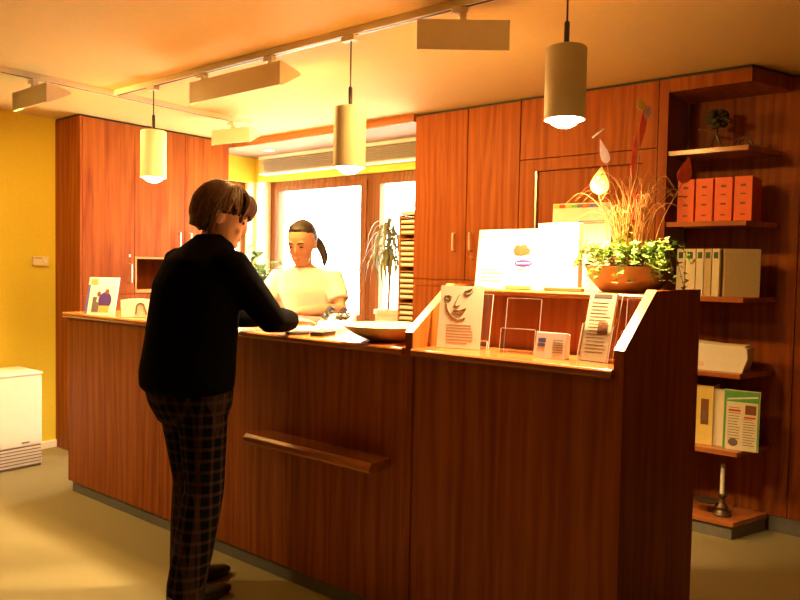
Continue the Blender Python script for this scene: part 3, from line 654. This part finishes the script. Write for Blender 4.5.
# planter with ivy, grasses and decorative picks
PX, PY = -.99, 2.585
pl = empty('planter', (PX, PY, ZU), 'shallow clay planter overflowing with ivy and dry grass on the upper shelf', 'planter')
mk('bowl', lathe(BM(), [(.085, 0), (.10, .003), (.142, .050), (.153, .085), (.156, .094), (.149, .094), (.139, .06), (.131, .055)], n=36), 'terracotta', pl, smooth=True)
mk('soil', lathe(BM(), [(.136, .060), (.146, .082), (.10, .096), (.02, .104)], n=28), 'soil', pl, smooth=True)
rnd = random.Random(11)
lv = BM(); stm = BM()
def ivyleaf(bm, c, nrm_yaw, pitch, s):
    m = Matrix.Translation(c) @ Euler((pitch, rnd.uniform(-.5, .5), nrm_yaw), 'XYZ').to_matrix().to_4x4() @ Matrix.Scale(s, 4)
    pts = [(0, 0, 0), (-.5, -.12, .05), (-.42, .42, .06), (-.16, .5, .02), (0, 1, -.1), (.16, .5, .02), (.42, .42, .06), (.5, -.12, .05)]
    vs = [bm.verts.new(m @ V(p)) for p in pts]
    for i in range(1, 7): bm.faces.new((vs[0], vs[i], vs[i + 1]))
for k in range(38):
    a = rnd.uniform(0, 6.283)
    if k < 28: a = rnd.uniform(math.pi * .9, math.pi * 2.1)     # trails over the near rim
    reach = rnd.uniform(.12, .215); drop = rnd.uniform(.0, .10)
    ro = V((.06 * math.cos(a), .06 * math.sin(a), .105))
    if math.sin(a) > -.2 and math.cos(a) < 0: reach = min(reach, .13)
    end = V((reach * math.cos(a), reach * math.sin(a), max(.015, .115 - drop)))
    mid = V((end.x * .75, end.y * .75, .14 + rnd.uniform(0, .04)))
    pts = spline([ro, mid, end], 7); tube(stm, pts, .0013, 4, False)
    for p in pts[2:]:
        for _ in range(2): ivyleaf(lv, p + V((rnd.uniform(-.012, .012), rnd.uniform(-.012, .012), rnd.uniform(-.004, .012))), rnd.uniform(0, 6.28), rnd.uniform(-.4, .9), rnd.uniform(.014, .025))
for k in range(90):
    a = rnd.uniform(0, 6.283); r_ = .13 * math.sqrt(rnd.random())
    ivyleaf(lv, V((r_ * math.cos(a) - .03, r_ * math.sin(a), .115 + rnd.uniform(0, .05))), rnd.uniform(0, 6.28), rnd.uniform(-.2, 1.1), rnd.uniform(.014, .026))
for k in range(46):                                        # a tuft climbing in the middle
    ivyleaf(lv, V((rnd.gauss(-.0, .022), rnd.gauss(-.02, .02), .14 + rnd.random() * .15)), rnd.uniform(0, 6.28), rnd.uniform(-.2, 1.1), rnd.uniform(.012, .022))
for o_, b_, m_ in (('ivy_leaves', lv, 'ivy'), ('ivy_stems', stm, 'ivy')):
    tag(mk(o_, b_, m_, pl), kind='stuff')
gr = BM()
for k in range(75):
    a = rnd.uniform(0, 6.283); L = rnd.uniform(.18, .34); sp = rnd.uniform(.05, .21)
    b0 = V((rnd.gauss(0, .02), rnd.gauss(0, .02), .10)); c, s_ = math.cos(a), math.sin(a) * .7
    pts = spline([b0, b0 + V((c * sp * .35, s_ * sp * .35, L * .7)), b0 + V((c * sp * .8, s_ * sp * .8, L)), b0 + V((c * sp * 1.15, s_ * sp * 1.15, L * .86))], 4)
    tube(gr, pts, [.0022 * (1 - .8 * i / len(pts)) for i in range(len(pts))], 4, False)
tag(mk('dry_grass', gr, 'straw', pl), kind='stuff')
mb = BM()
for k in range(60):
    a = rnd.uniform(0, 6.28); r_ = .135 * math.sqrt(rnd.random()); p = V((r_ * math.cos(a), r_ * math.sin(a), .104)); q = p + V((rnd.uniform(-.04, .04), rnd.uniform(-.04, .04), rnd.uniform(.005, .028)))
    tube(mb, [p, (p + q) / 2 + V((0, 0, .012)), q], .0016, 4, False)
tag(mk('wood_wool', mb, 'straw', pl), kind='stuff')
# camera-side right vector used only to lay the picks out left-to-right in the pot
def pick(name, label, base, bend, tip, parts, cat='pick'):
    o = empty(name, V((PX, PY, ZU)) + V(base), label, cat)
    mk('stick', tube(BM(), spline([(0, 0, 0), V(bend) - V(base), V(tip) - V(base)], 6), .0022, 6), 'straw', o, smooth=True)
    for nm, bm, mat in parts:
        bmesh.ops.translate(bm, verts=bm.verts, vec=V(tip) - V(base)); mk(nm, bm, mat, o, smooth=True)
    return o
Zr = Matrix.Rotation(R(38), 4, 'Z')
def petal(L, W, t=.002, n=10, rot=0.0, p=.8):
    pts = []
    for i in range(n + 1): u = i / n; pts.append((-W * math.sin(math.pi * u ** p), L * u))
    for i in range(n - 1, 0, -1): u = i / n; pts.append((W * math.sin(math.pi * u ** p), L * u))
    bm = BM(); prism(bm, pts, -t / 2, t / 2, 'XZ'); bmesh.ops.transform(bm, matrix=Zr @ Matrix.Rotation(rot, 4, 'Y'), verts=bm.verts); return bm
def bar(L, r, rot):
    bm = tube(BM(), [(-L / 2, 0, 0), (L / 2, 0, 0)], r, 6); bmesh.ops.transform(bm, matrix=Zr @ Matrix.Rotation(rot, 4, 'Y'), verts=bm.verts); return bm
b1 = petal(.105, .034, rot=R(4), p=.62)
dots = BM()
for u, v in ((-.012, .03), (.012, .045), (-.008, .062), (.010, .022), (.002, .078)): ell(dots, (u, -.001, v), .006, .0012, .006, seg=8)
bmesh.ops.transform(dots, matrix=Zr @ Matrix.Rotation(R(4), 4, 'Y'), verts=dots.verts)
pick('leaf_pick', 'yellow leaf-shaped decoration with pink dots on a stick in the planter', (-.06, -.02, .09), (-.08, -.03, .24), (-.10, -.06, .355), [('leaf', b1, 'yellowpick'), ('dots', dots, 'pinkpaper')])
pick('bud_pick', 'pale pink bud decoration with a crossbar above the yellow leaf', (-.04, .0, .09), (-.07, .0, .3), (-.105, .02, .480), [('bud', petal(.095, .017, rot=R(-18), p=.55), 'pinkpaper'), ('tip', (lambda b: (bmesh.ops.translate(b, verts=b.verts, vec=V((-.030, -.022, .112))), b)[1])(bar(.05, .003, R(-38))), 'paper')])
pick('spear_pick', 'dark red slender spear decoration standing in the planter', (.0, -.01, .09), (.0, -.01, .25), (.0, .0, .42), [('spear', petal(.17, .010, rot=R(4), p=.8), 'redfeather')])
pick('flower_pick', 'tall red stalk with a yellow and pink flower top in the planter', (.02, .0, .09), (.010, .0, .3), (.022, .01, .53), [('stalk', petal(.155, .012, rot=R(6), p=1.0), 'redfeather'), ('petal', (lambda b: (bmesh.ops.translate(b, verts=b.verts, vec=V((.008, .005, .13))), b)[1])(petal(.05, .016, rot=R(-25))), 'yellowpick'), ('petal', (lambda b: (bmesh.ops.translate(b, verts=b.verts, vec=V((.016, .010, .10))), b)[1])(petal(.055, .012, rot=R(12))), 'pinkpaper')])
pick('red_leaf_pick', 'red leaf decoration leaning out on a stick towards the orange binders', (.07, .0, .09), (.10, .03, .25), (.155, .075, .395), [('leaf', petal(.10, .026, rot=R(14), p=.6), 'redfeather'), ('crossbar', (lambda b: (bmesh.ops.translate(b, verts=b.verts, vec=V((-.006, -.004, -.045))), b)[1])(bar(.05, .0025, R(4))), 'straw')])
rf = empty('red_plume', (PX + .01, PY + .01, ZU + .1), 'loose red feathery plume rising from the middle of the planter', 'plume')
bm = BM()
for k in range(26):
    a = rnd.uniform(0, 6.28); t = V((rnd.gauss(0, .02), rnd.gauss(0, .02), rnd.uniform(.12, .30)))
    tube(bm, spline([(0, 0, -.005), t * .5 + V((rnd.gauss(0, .01), rnd.gauss(0, .01), 0)), t], 4), .0018, 4, False)
mk('fronds', bm, 'redfeather', rf)

# ------------------------------------------------------------------ things on the corner shelves
def binder(loc, w, h, d, mats, label, group, rz=0, tag_mat='ink', lab='spine_label'):
    o = empty('ring_binder', loc, label, 'binder', group, rz)
    bm = BM(); box(bm, -w / 2, -w / 2 + .003, 0, d, 0, h); box(bm, w / 2 - .003, w / 2, 0, d, 0, h); box(bm, -w / 2 + .003, w / 2 - .003, 0, .003, 0, h)
    mk('cover', bm, mats, o); mk('pages', bx(-w / 2 + .004, w / 2 - .006, .012, d - .012, .004, h - .012), 'paper', o)
    return o
x = -1.252
for i in range(4):
    wd = .083
    o = binder((x + wd / 2, 3.925 - .004 * i, SH[1] + .0005), wd, .225, .205, 'orange', ('leftmost orange binder on the second shelf', 'second orange binder from the left on the second shelf', 'third orange binder from the left on the second shelf', 'rightmost orange binder on the second shelf')[i], 'orange binders')
    for z, hh in ((.175, .012), (.135, .006), (.085, .010), (.03, .008)): mk('spine_print', bx(-.012, .012, -.0008, -.0002, z, z + hh), 'brown', o)
    x += wd + .012
x = -1.240
lab5 = ('leftmost white binder on the third shelf', 'second white binder from the left on the third shelf', 'third white binder from the left on the third shelf', 'fourth white binder from the left on the third shelf', 'narrow white binder leaning against the broad beige one on the third shelf')
for i, wd in enumerate((.042, .048, .036, .034, .034)):
    o = binder((x + wd / 2, 3.91, SH[2] + .0005), wd, .245, .22, 'binderw' if i != 3 else 'bindercard', lab5[i], 'white binders')
    mk('spine_label', bx(-.011, .011, -.0008, -.0002, .195, .228), 'dgreen', o); x += wd + .005
o = binder((x + .055, 3.905, SH[2] + .0005), .045, .245, .17, 'bindercard', 'broad beige binder turned sideways at the right end of the third shelf', 'white binders', R(64))
mk('side_label', bx(-.0240, -.0232, .012, .036, .20, .23), 'ink', o)
o.rotation_euler.z = R(-62); o.location = (x + .012, 3.93, SH[2] + .0005)
# fourth shelf: leaflet tray
lt4 = empty('leaflet_tray', (-1.02, 3.97, SH[3] + .0005), 'white leaflet tray with slanting front on the fourth shelf', 'tray')
mk('tray', prism(BM(), [(-.155, 0), (.125, 0), (.150, .075), (.145, .125), (-.155, .145)], -.075, .075, 'XZ'), 'paper', lt4, bevel=.002)
mk('leaflets', bx(-.14, .13, -.05, .07, .10, .135), 'cream_paper', lt4); mk('print', bx(-.14, -.06, -.0762, -.0753, .02, .045), 'pinkpaper', lt4)
# fifth shelf: yellow magazine file, green brochure
mf = empty('magazine_file', (-1.12, 3.93, SH[4] + .0005), 'yellow magazine file with a dark picture on the fifth shelf', 'magazine file')
bm = BM(); box(bm, -.145, .085, 0, .004, 0, .31); box(bm, -.145, -.141, .004, .12, 0, .31); box(bm, .081, .085, .004, .12, 0, .31); box(bm, -.141, .081, .004, .12, 0, .004); mk('box', bm, 'yellowbox', mf)
mk('picture', bx(.024, .064, -.0009, -.0002, .105, .24), 'brown', mf); mk('picture_detail', bx(.034, .050, -.0013, -.001, .13, .175), 'ink', mf)
gb = empty('green_brochure', (-.895, 3.915, SH[4] + .0005), 'green-bordered brochure with printed columns on the fifth shelf', 'brochure', rz=R(4))
mk('page', slab(BM(), .205, .305, .010), 'cream_paper', gb); mk('border', box(box(box(BM(), -.1015, -.088, -.0008, -.0002, .0, .30), -.088, .1, -.0008, -.0002, .245, .30), .091, .1, -.0008, -.0002, .0, .245), 'green', gb)
mk('white_swoosh', prism(BM(), [(-.085, .252), (.09, .272), (.09, .280), (-.085, .260)], -.0013, -.0009, 'XZ'), 'paper', gb)
mk('red_box', box(BM(), .02, .082, -.0008, -.0002, .185, .232), 'brown', gb); lines(gb, -.075, -.005, .03, .215, 14, 'ink', hgt=.003); lines(gb, .012, .082, .03, .16, 11, 'ink', hgt=.003); mk('red_strip', box(box(BM(), -.075, -.005, -.0009, -.0007, .195, .206), .015, .08, -.0009, -.0007, .165, .174), 'red', gb); mk('dark_emblem', ell(BM(), (-.042, -.0009, .038), .028, .0006, .020, seg=12), 'ink', gb)
tilted(gb, 3, .0003)
for c in gb.children: c.scale = (.82, 1, 1)
cmz = empty('cream_magazine', (-1.008, 3.945, SH[4] + .0005), 'plain cream magazine between yellow file and green brochure', 'magazine')
mk('pages', bx(-.05, .06, 0, .010, .002, .295), 'paper', cmz); mk('cover', bx(-.052, .061, -.0015, -.0002, 0, .298), 'cream_paper', cmz)
# platform: candlestick and dish
cs = empty('candlestick', (-.985, 3.97, .0965), 'dark candlestick with a white candle on the low shelf platform', 'candlestick')
mk('holder', lathe(BM(), [(.045, 0), (.048, .006), (.04, .014), (.03, .03), (.035, .045), (.02, .06), (.016, .09), (.026, .105), (.027, .112), (.012, .112)], n=20), 'brass', cs, smooth=True)
mk('drip_dish', lathe(BM(), [(.02, .055), (.06, .060), (.064, .066), (.058, .066), (.02, .0605)], c=(-.075, 0, 0), n=20), 'brass', cs, smooth=True)
mk('candle', lathe(BM(), [(.0115, .1125), (.0110, .27), (.006, .275)], n=14), 'wax', cs, smooth=True); mk('wick', tube(BM(), [(0, 0, .275), (.001, 0, .283)], .001, 5), 'dark', cs)
# top shelf: dark miniature tree and a small coiled ornament
bt = empty('miniature_tree', (-1.09, 3.99, SH[0] + .0005), 'dark miniature tree ornament on the top shelf', 'ornament')
mk('trunk', tube(tube(BM(), spline([(-.025, 0, .004), (-.018, 0, .05), (.0, .0, .09), (.005, 0, .12)], 4), .009, 7), spline([(.04, .01, .004), (.022, 0, .045), (.006, 0, .085), (.0, 0, .12)], 4), .008, 7), 'brass', bt, smooth=True)
mk('foot', box(BM(), -.055, .06, -.03, .03, 0, .008), 'brass', bt, bevel=.003)
bm = BM()
for k in range(34):
    p = V((rnd.gauss(0, 1), rnd.gauss(0, 1), rnd.gauss(0, 1))).normalized() * .052 * rnd.random() ** .4
    ell(bm, V((.008, 0, .165)) + V((p.x * 1.15, p.y, p.z * .9)), .017, .015, .013, seg=8)
mk('crown', bm, 'bonsai', bt, smooth=True)
mk('side_twig', tube(BM(), [(-.01, 0, .10), (-.055, -.01, .115), (-.075, -.01, .118)], [.004, .004, .012], 6), 'brown', bt, smooth=True)
co = empty('coiled_ornament', (-.925, 3.98, SH[0] + .0005), 'small dark arched ornament at the right of the top shelf', 'ornament')
arch = [V((-.05 + .03 * 0, 0, .006)), V((-.045, 0, .035)), V((-.02, 0, .052)), V((.008, 0, .040)), V((.02, 0, .016)), V((.045, 0, .010)), V((.06, -.01, .028))]
mk('arch', tube(BM(), spline(arch, 5), [.007] * 31, 7), 'brass', co, smooth=True); mk('knob', ell(BM(), (-.005, -.012, .014), .016, .012, .0135, seg=10), 'brown', co, smooth=True)

# ------------------------------------------------------------------ people
def frame(F, up=(0, 0, 1)):
    F = V(F).normalized(); up = V(up); r = F.cross(up).normalized(); u = r.cross(F).normalized(); return r, F, u
def head(bm, c, F, s=1.0):
    """c = centre of the skull; F = gaze direction"""
    r, f, u = frame(F)
    P = lambda x, y, z: V(c) + (r * x + f * y + u * z) * s
    rows = [(-.118, .062, .026, .026), (-.108, .055, .038, .036), (-.085, .042, .052, .056), (-.055, .028, .062, .072), (-.02, .012, .070, .086), (.02, .002, .075, .096), (.055, -.004, .074, .096), (.085, -.008, .062, .080), (.108, -.012, .036, .050), (.116, -.012, .012, .02)]
    loft(bm, [(P(0, y, z), r * a * s, f * b * s) for z, y, a, b in rows], 20)
    rot = Matrix((r, f, u)).transposed()
    ell(bm, P(0, .098, -.022), .013 * s, .018 * s, .014 * s, rot, 10)            # nose tip
    tube(bm, [P(0, .088, .022), P(0, .102, -.016)], [.009 * s, .012 * s], 8)      # nose bridge
    for k in (-1, 1):
        ell(bm, P(k * .076, -.006, -.012), .010 * s, .020 * s, .032 * s, rot, 10)  # ear
        ell(bm, P(k * .032, .080, -.030), .022 * s, .016 * s, .020 * s, rot, 10)   # cheek
        ell(bm, P(k * .030, .088, .026), .024 * s, .012 * s, .009 * s, rot, 10)    # brow
    ell(bm, P(0, .088, -.092), .022 * s, .018 * s, .016 * s, rot, 10)              # chin
    ell(bm, P(0, .090, -.060), .024 * s, .016 * s, .014 * s, rot, 10)              # mouth mound
    return P, rot
def hand(bm, wrist, F, palm_n, side, s=1.0, curl=.5):
    """F: direction of the fingers, palm_n: direction the palm faces, side +1: thumb towards +lateral"""
    f = V(F).normalized(); n = V(palm_n); n = (n - f * n.dot(f)).normalized(); l = n.cross(f).normalized() * side
    w = V(wrist)
    loft(bm, [(w - f * .03 * s, l * .026 * s, n * .019 * s), (w, l * .028 * s, n * .018 * s), (w + f * .03 * s, l * .038 * s, n * .016 * s), (w + f * .065 * s, l * .043 * s, n * .014 * s), (w + f * .088 * s, l * .040 * s, n * .012 * s)], 12)
    for k, (o, L) in enumerate(((.031, .072), (.0105, .082), (-.0105, .076), (-.031, .058))):
        p = w + f * .078 * s + l * o * s; d = f.copy(); pts = [p]
        for q, seg in enumerate((.46, .30, .24)):
            ang = curl * (.45 + .35 * q); d = (d * math.cos(ang) + n * math.sin(ang)).normalized()
            p = p + d * L * seg * s; pts.append(p)
        tube(bm, pts, [.0095 * s, .0088 * s, .008 * s, .0068 * s], 8)
    p = w + f * .018 * s + l * .026 * s
    tube(bm, [p, p + (f * .6 + l * .8) * .036 * s, p + (f * .95 + l * .75 + n * .3) * .056 * s, p + (f * 1.4 + l * .62 + n * .6) * .060 * s], [.0125 * s, .0115 * s, .0095 * s, .008 * s], 8)
def hair_cap(c, F, s, rows, locks, seed, wide=.088, low=.01, y_lim=-.01, mess=.07, back=-.095):
    r, f, u = frame(F); rn = random.Random(seed); bm = BM()
    P = lambda x, y, z: V(c) + (r * x + f * y + u * z) * s
    loft(bm, [(P(0, y, z), r * a * s, f * b * s) for z, y, a, b in rows], 20)
    for k in range(locks):
        a = rn.uniform(0, 6.283); t = rn.uniform(.05, .75)
        ring = lambda tt, ex=1.0: V((math.sin(tt * math.pi / 2 * 1.5) * math.cos(a) * wide * ex, math.sin(tt * math.pi / 2 * 1.5) * math.sin(a) * .108 * ex - .012, .02 + math.cos(tt * math.pi / 2 * 1.5) * .112 * ex))
        p0, p1, p2 = ring(t, 1.02), ring(t + .22, 1.06), ring(min(1.28, t + .42), 1.03 + rn.uniform(0, mess))
        for p_ in (p1, p2):
            if p_.y > y_lim and p_.z < low + max(0, p_.y) * .3: p_.z = low + max(0, p_.y) * .3 + rn.uniform(0, .02)
        if p2.z < back: continue
        tube(bm, spline([P(*p0), P(*p1), P(*p2)], 3), [.004 * s] + [.011 * s] * 5 + [.003 * s], 6, False)
    return bm, P

def person_customer():
    base = V((-2.445, 1.74, 0))
    o = empty('person', base, 'person in black sweater and plaid trousers leaning on the counter', 'person')
    F = V((0, 1, 0)); Rv = V((1, 0, 0))
    hipL, hipR = V((-2.52, 1.735, .86)), V((-2.36, 1.715, .86))
    kneeL, kneeR = V((-2.505, 1.775, .47)), V((-2.35, 1.725, .47))
    ankL, ankR = V((-2.52, 1.77, .085)), V((-2.37, 1.655, .085))
    T = [(.80, -2.445, 1.725, .165, .125), (.92, -2.445, 1.715, .185, .145), (1.04, -2.445, 1.725, .170, .130), (1.16, -2.44, 1.735, .165, .125), (1.28, -2.435, 1.75, .172, .120), (1.37, -2.43, 1.765, .165, .098), (1.425, -2.425, 1.785, .105, .078), (1.455, -2.42, 1.80, .058, .058)]
    shR, elR, wrR = V((-2.255, 1.765, 1.355)), V((-2.225, 1.955, 1.135)), V((-2.33, 2.165, 1.118))
    shL, elL, wrL = V((-2.605, 1.775, 1.355)), V((-2.63, 1.945, 1.14)), V((-2.49, 2.15, 1.12))
    hc = V((-2.395, 1.835, 1.555)); HF = V((.60, .74, -.40))
    bm = BM()
    loft(bm, [((x, y, z), Rv * a, F * b) for z, x, y, a, b in T], 20)
    tube(bm, [(-2.42, 1.79, 1.42), (-2.412, 1.805, 1.47), (-2.402, 1.82, 1.53)], [.056, .050, .052], 12)
    for a, b, c in ((shR, elR, wrR), (shL, elL, wrL)): tube(bm, [a, a.lerp(b, .5), b, b.lerp(c, .4), c], [.052, .045, .040, .038, .026], 12)
    for a, b, c in ((hipL, kneeL, ankL), (hipR, kneeR, ankR)): tube(bm, [a, a.lerp(b, .5), b, b.lerp(c, .35), c], [.088, .076, .056, .054, .036], 14)
    for a in (ankL, ankR): tube(bm, [a - V((0, .03, .03)), a + V((0, .05, -.052)), a + V((.0, .13, -.060))], [.030, .022, .014], 10)
    P, rot = head(bm, hc, HF)
    hand(bm, wrR, (-.1, .95, -.1), (0, 0, -1), -1, .95, .22); hand(bm, wrL, (.5, .8, -.12), (0, 0, -1), 1, .95, .22)
    body = remesh(mk('body', bm, 'skin', o, world=True), .0055, 5)
    body.data.materials.clear(); body.data.materials.append(M['skin'])
    for k in (-1, 1): mk('eye', ell(BM(), P(k * .032, .090, .004), .013, .006, .006, rot, 10), 'eye', o, world=True, smooth=True)
    mk('mouth', ell(BM(), P(0, .103, -.062), .020, .005, .006, rot, 10), 'lip', o, world=True, smooth=True)
    # sweater
    bm = BM()
    S2 = [(.845, -2.445, 1.715, .190, .155), (.87, -2.447, 1.708, .206, .174), (.93, -2.443, 1.706, .208, .178), (1.04, -2.440, 1.718, .206, .168), (1.16, -2.437, 1.730, .206, .162), (1.28, -2.435, 1.745, .210, .154), (1.37, -2.43, 1.762, .190, .128), (1.425, -2.425, 1.785, .125, .096), (1.462, -2.42, 1.80, .074, .074), (1.478, -2.417, 1.805, .064, .064)]
    loft(bm, [((x, y, z), Rv * a, F * b) for z, x, y, a, b in S2], 24)
    for a, b, c in ((shR, elR, wrR), (shL, elL, wrL)): tube(bm, [a, a.lerp(b, .5), b, b.lerp(c, .5), b.lerp(c, .86)], [.075, .068, .060, .054, .046], 14)
    sw = remesh(mk('sweater', bm, 'black', o, world=True), .009, 8); sw.data.materials.clear(); sw.data.materials.append(M['black'])
    # trousers
    bm = BM()
    loft(bm, [((-2.445, 1.728, .72), Rv * .165, F * .11), ((-2.445, 1.722, .80), Rv * .192, F * .150), ((-2.445, 1.715, .88), Rv * .198, F * .165), ((-2.445, 1.72, .97), Rv * .178, F * .140)], 20)
    for a, b, c in ((hipL, kneeL, ankL), (hipR, kneeR, ankR)): tube(bm, [a, a.lerp(b, .35), a.lerp(b, .7), b, b.lerp(c, .4), c, c - V((0, 0, .045))], [.100, .097, .086, .078, .080, .076, .076], 16, False)
    tz = remesh(mk('trousers', bm, 'plaid', o, world=True), .009, 6); tz.data.materials.clear(); tz.data.materials.append(M['plaid'])
    for a in (ankL, ankR):
        bm = BM(); loft(bm, [(a + V((0, -.075, -.045)), V((.022, 0, 0)), V((0, 0, .03))), (a + V((0, -.055, -.045)), V((.034, 0, 0)), V((0, 0, .038))), (a + V((0, .03, -.045)), V((.038, 0, 0)), V((0, 0, .036))), (a + V((.004, .12, -.055)), V((.042, 0, 0)), V((0, 0, .027))), (a + V((.006, .18, -.06)), V((.032, 0, 0)), V((0, 0, .021))), (a + V((.006, .205, -.063)), V((.014, 0, 0)), V((0, 0, .012)))], 16, 2.6)
        s_ = mk('shoe', bm, 'shoe', o, world=True, smooth=True)
        mk('heel', bx(a.x - .032, a.x + .032, a.y - .075, a.y - .01, .0005, .016), 'shoe', s_, world=True)
    rows = [(-.085, -.066, .056, .040), (-.05, -.062, .076, .056), (-.01, -.052, .086, .068), (.03, -.018, .092, .106), (.07, -.010, .090, .112), (.105, -.010, .070, .088), (.128, -.012, .036, .048), (.134, -.012, .010, .014)]
    hb, _ = hair_cap(hc, HF, 1.0, rows, 210, 5, mess=.13, back=-.10)
    hr, f_, u_ = frame(HF)
    rn = random.Random(2)
    for k in range(26):
        a = rn.uniform(-1.15, 1.15); p0 = V((math.sin(a) * .05, .03 + .03 * math.cos(a), .118)); p1 = V((math.sin(a) * .082, .050 + .052 * math.cos(a), .085)); p2 = V((math.sin(a) * .090, .045 + .064 * math.cos(a), .030 + rn.uniform(-.012, .015)))
        tube(hb, spline([hc + hr * p0.x + f_ * p0.y + u_ * p0.z, hc + hr * p1.x + f_ * p1.y + u_ * p1.z, hc + hr * p2.x + f_ * p2.y + u_ * p2.z], 3), [.006, .012, .013, .013, .012, .009, .003], 6, False)
    mk('hair', hb, 'hairb', o, world=True, smooth=True)
    return o
def person_clerk():
    base = V((-3.07, 2.98, 0))
    o = empty('person', base, 'person in white short-sleeved top standing behind the counter before the window', 'person')
    F = V((.42, -.91, 0)).normalized(); Rv = V((F.y, -F.x, 0))            # their right-hand side
    def at(fwd, rt, z): return base + F * fwd + Rv * rt + V((0, 0, z))
    T = [(.80, 0, .165, .11), (.92, 0, .175, .125), (1.02, .015, .155, .110), (1.12, .03, .158, .108), (1.22, .045, .168, .105), (1.295, .055, .158, .088), (1.34, .065, .10, .068), (1.365, .07, .055, .055)]
    hc = at(.115, 0.0, 1.495); HF = V((.38, -.86, -.38))
    shR, elR, wrR = at(.05, .18, 1.275), at(.16, .235, 1.115), at(.43, .10, 1.118)
    shL, elL, wrL = at(.05, -.18, 1.275), at(.13, -.245, 1.115), at(.40, -.10, 1.118)
    bm = BM(); loft(bm, [(at(y, 0, z), Rv * a, F * b) for z, y, a, b in T], 20)
    tube(bm, [at(.06, 0, 1.33), at(.08, 0, 1.38), at(.10, 0, 1.44)], [.054, .047, .05], 12)
    for a, b, c in ((shR, elR, wrR), (shL, elL, wrL)): tube(bm, [a, a.lerp(b, .5), b, b.lerp(c, .35), c], [.050, .045, .038, .039, .025], 12)
    lg = []
    for s in (-1, 1):
        hp, kn, an = at(0, s * .085, .84), at(.02, s * .09, .46), at(0, s * .09, .085); lg.append((hp, kn, an))
        tube(bm, [hp, hp.lerp(kn, .5), kn, kn.lerp(an, .35), an], [.085, .073, .054, .052, .035], 12)
        tube(bm, [an - F * .03 - V((0, 0, .03)), an + F * .06 - V((0, 0, .045)), an + F * .15 - V((0, 0, .055))], [.035, .034, .026], 10)
    P, rot = head(bm, hc, HF)
    hand(bm, wrR, F * .85 - Rv * .5 + V((0, 0, -.12)), (0, 0, -1), -1, .95, .22); hand(bm, wrL, F * .8 + Rv * .55 + V((0, 0, -.1)), (0, 0, -1), 1, .95, .22)
    body = remesh(mk('body', bm, 'skin2', o, world=True), .0055, 5); body.data.materials.clear(); body.data.materials.append(M['skin2'])
    for k in (-1, 1): mk('eye', ell(BM(), P(k * .032, .091, .004), .013, .006, .0045, rot, 10), 'eye', o, world=True, smooth=True)
    for k in (-1, 1): mk('eyebrow', tube(BM(), [P(k * .016, .101, .026), P(k * .034, .098, .032), P(k * .048, .088, .026)], .0035, 6), 'hairk', o, world=True, smooth=True)
    mk('mouth', ell(BM(), P(0, .103, -.062), .021, .005, .006, rot, 10), 'lip', o, world=True, smooth=True)
    bm = BM()
    S2 = [(.83, 0, .19, .135), (.92, 0, .193, .142), (1.02, .012, .178, .130), (1.12, .028, .180, .126), (1.22, .043, .188, .122), (1.295, .053, .180, .104), (1.335, .062, .125, .086), (1.352, .066, .086, .076)]
    loft(bm, [(at(y, 0, z), Rv * a, F * b) for z, y, a, b in S2], 24)
    for a, b in ((shR, elR), (shL, elL)): tube(bm, [a.lerp(at(.05, 0, 1.24), .45), a, a.lerp(b, .35), a.lerp(b, .68)], [.08, .070, .062, .060], 14, False)
    sw = remesh(mk('top', bm, 'tshirt', o, world=True), .008, 7); sw.data.materials.clear(); sw.data.materials.append(M['tshirt'])
    bm = BM(); loft(bm, [(at(0, 0, .74), Rv * .16, F * .11), (at(0, 0, .82), Rv * .185, F * .13), (at(0, 0, .95), Rv * .175, F * .125)], 18)
    for hp, kn, an in lg: tube(bm, [hp, hp.lerp(kn, .5), kn, kn.lerp(an, .5), an], [.096, .086, .072, .070, .068], 14, False)
    tz = remesh(mk('trousers', bm, 'navy', o, world=True), .01, 6); tz.data.materials.clear(); tz.data.materials.append(M['navy'])
    for hp, kn, an in lg:
        bm = BM(); loft(bm, [(an - F * .07 - V((0, 0, .045)), Rv * .025, V((0, 0, .032))), (an - F * .04 - V((0, 0, .045)), Rv * .036, V((0, 0, .039))), (an + F * .05 - V((0, 0, .047)), Rv * .04, V((0, 0, .036))), (an + F * .14 - V((0, 0, .056)), Rv * .042, V((0, 0, .027))), (an + F * .2 - V((0, 0, .062)), Rv * .02, V((0, 0, .016)))], 14, 2.6)
        mk('shoe', bm, 'shoe', o, world=True, smooth=True)
    rows = [(-.04, -.066, .056, .046), (-.0, -.056, .072, .062), (.04, -.042, .078, .074), (.07, -.020, .077, .092), (.10, -.012, .062, .080), (.121, -.012, .034, .046), (.127, -.012, .010, .014)]
    hb, PP = hair_cap(hc, HF, 1.0, rows, 0, 8, wide=.076, low=.072, y_lim=.0, mess=.02, back=-.03)
    mk('hair', hb, 'hairk', o, world=True, smooth=True)
    bm = tube(BM(), spline([PP(-.02, -.10, .0), PP(-.05, -.125, -.05), PP(-.085, -.10, -.12), PP(-.09, -.07, -.17)], 4), [.018, .02, .024, .026, .026, .026, .025, .024, .022, .02, .016, .012, .006], 10)
    mk('ponytail', bm, 'hairk', o, world=True, smooth=True)
    return o
person_customer(); person_clerk()
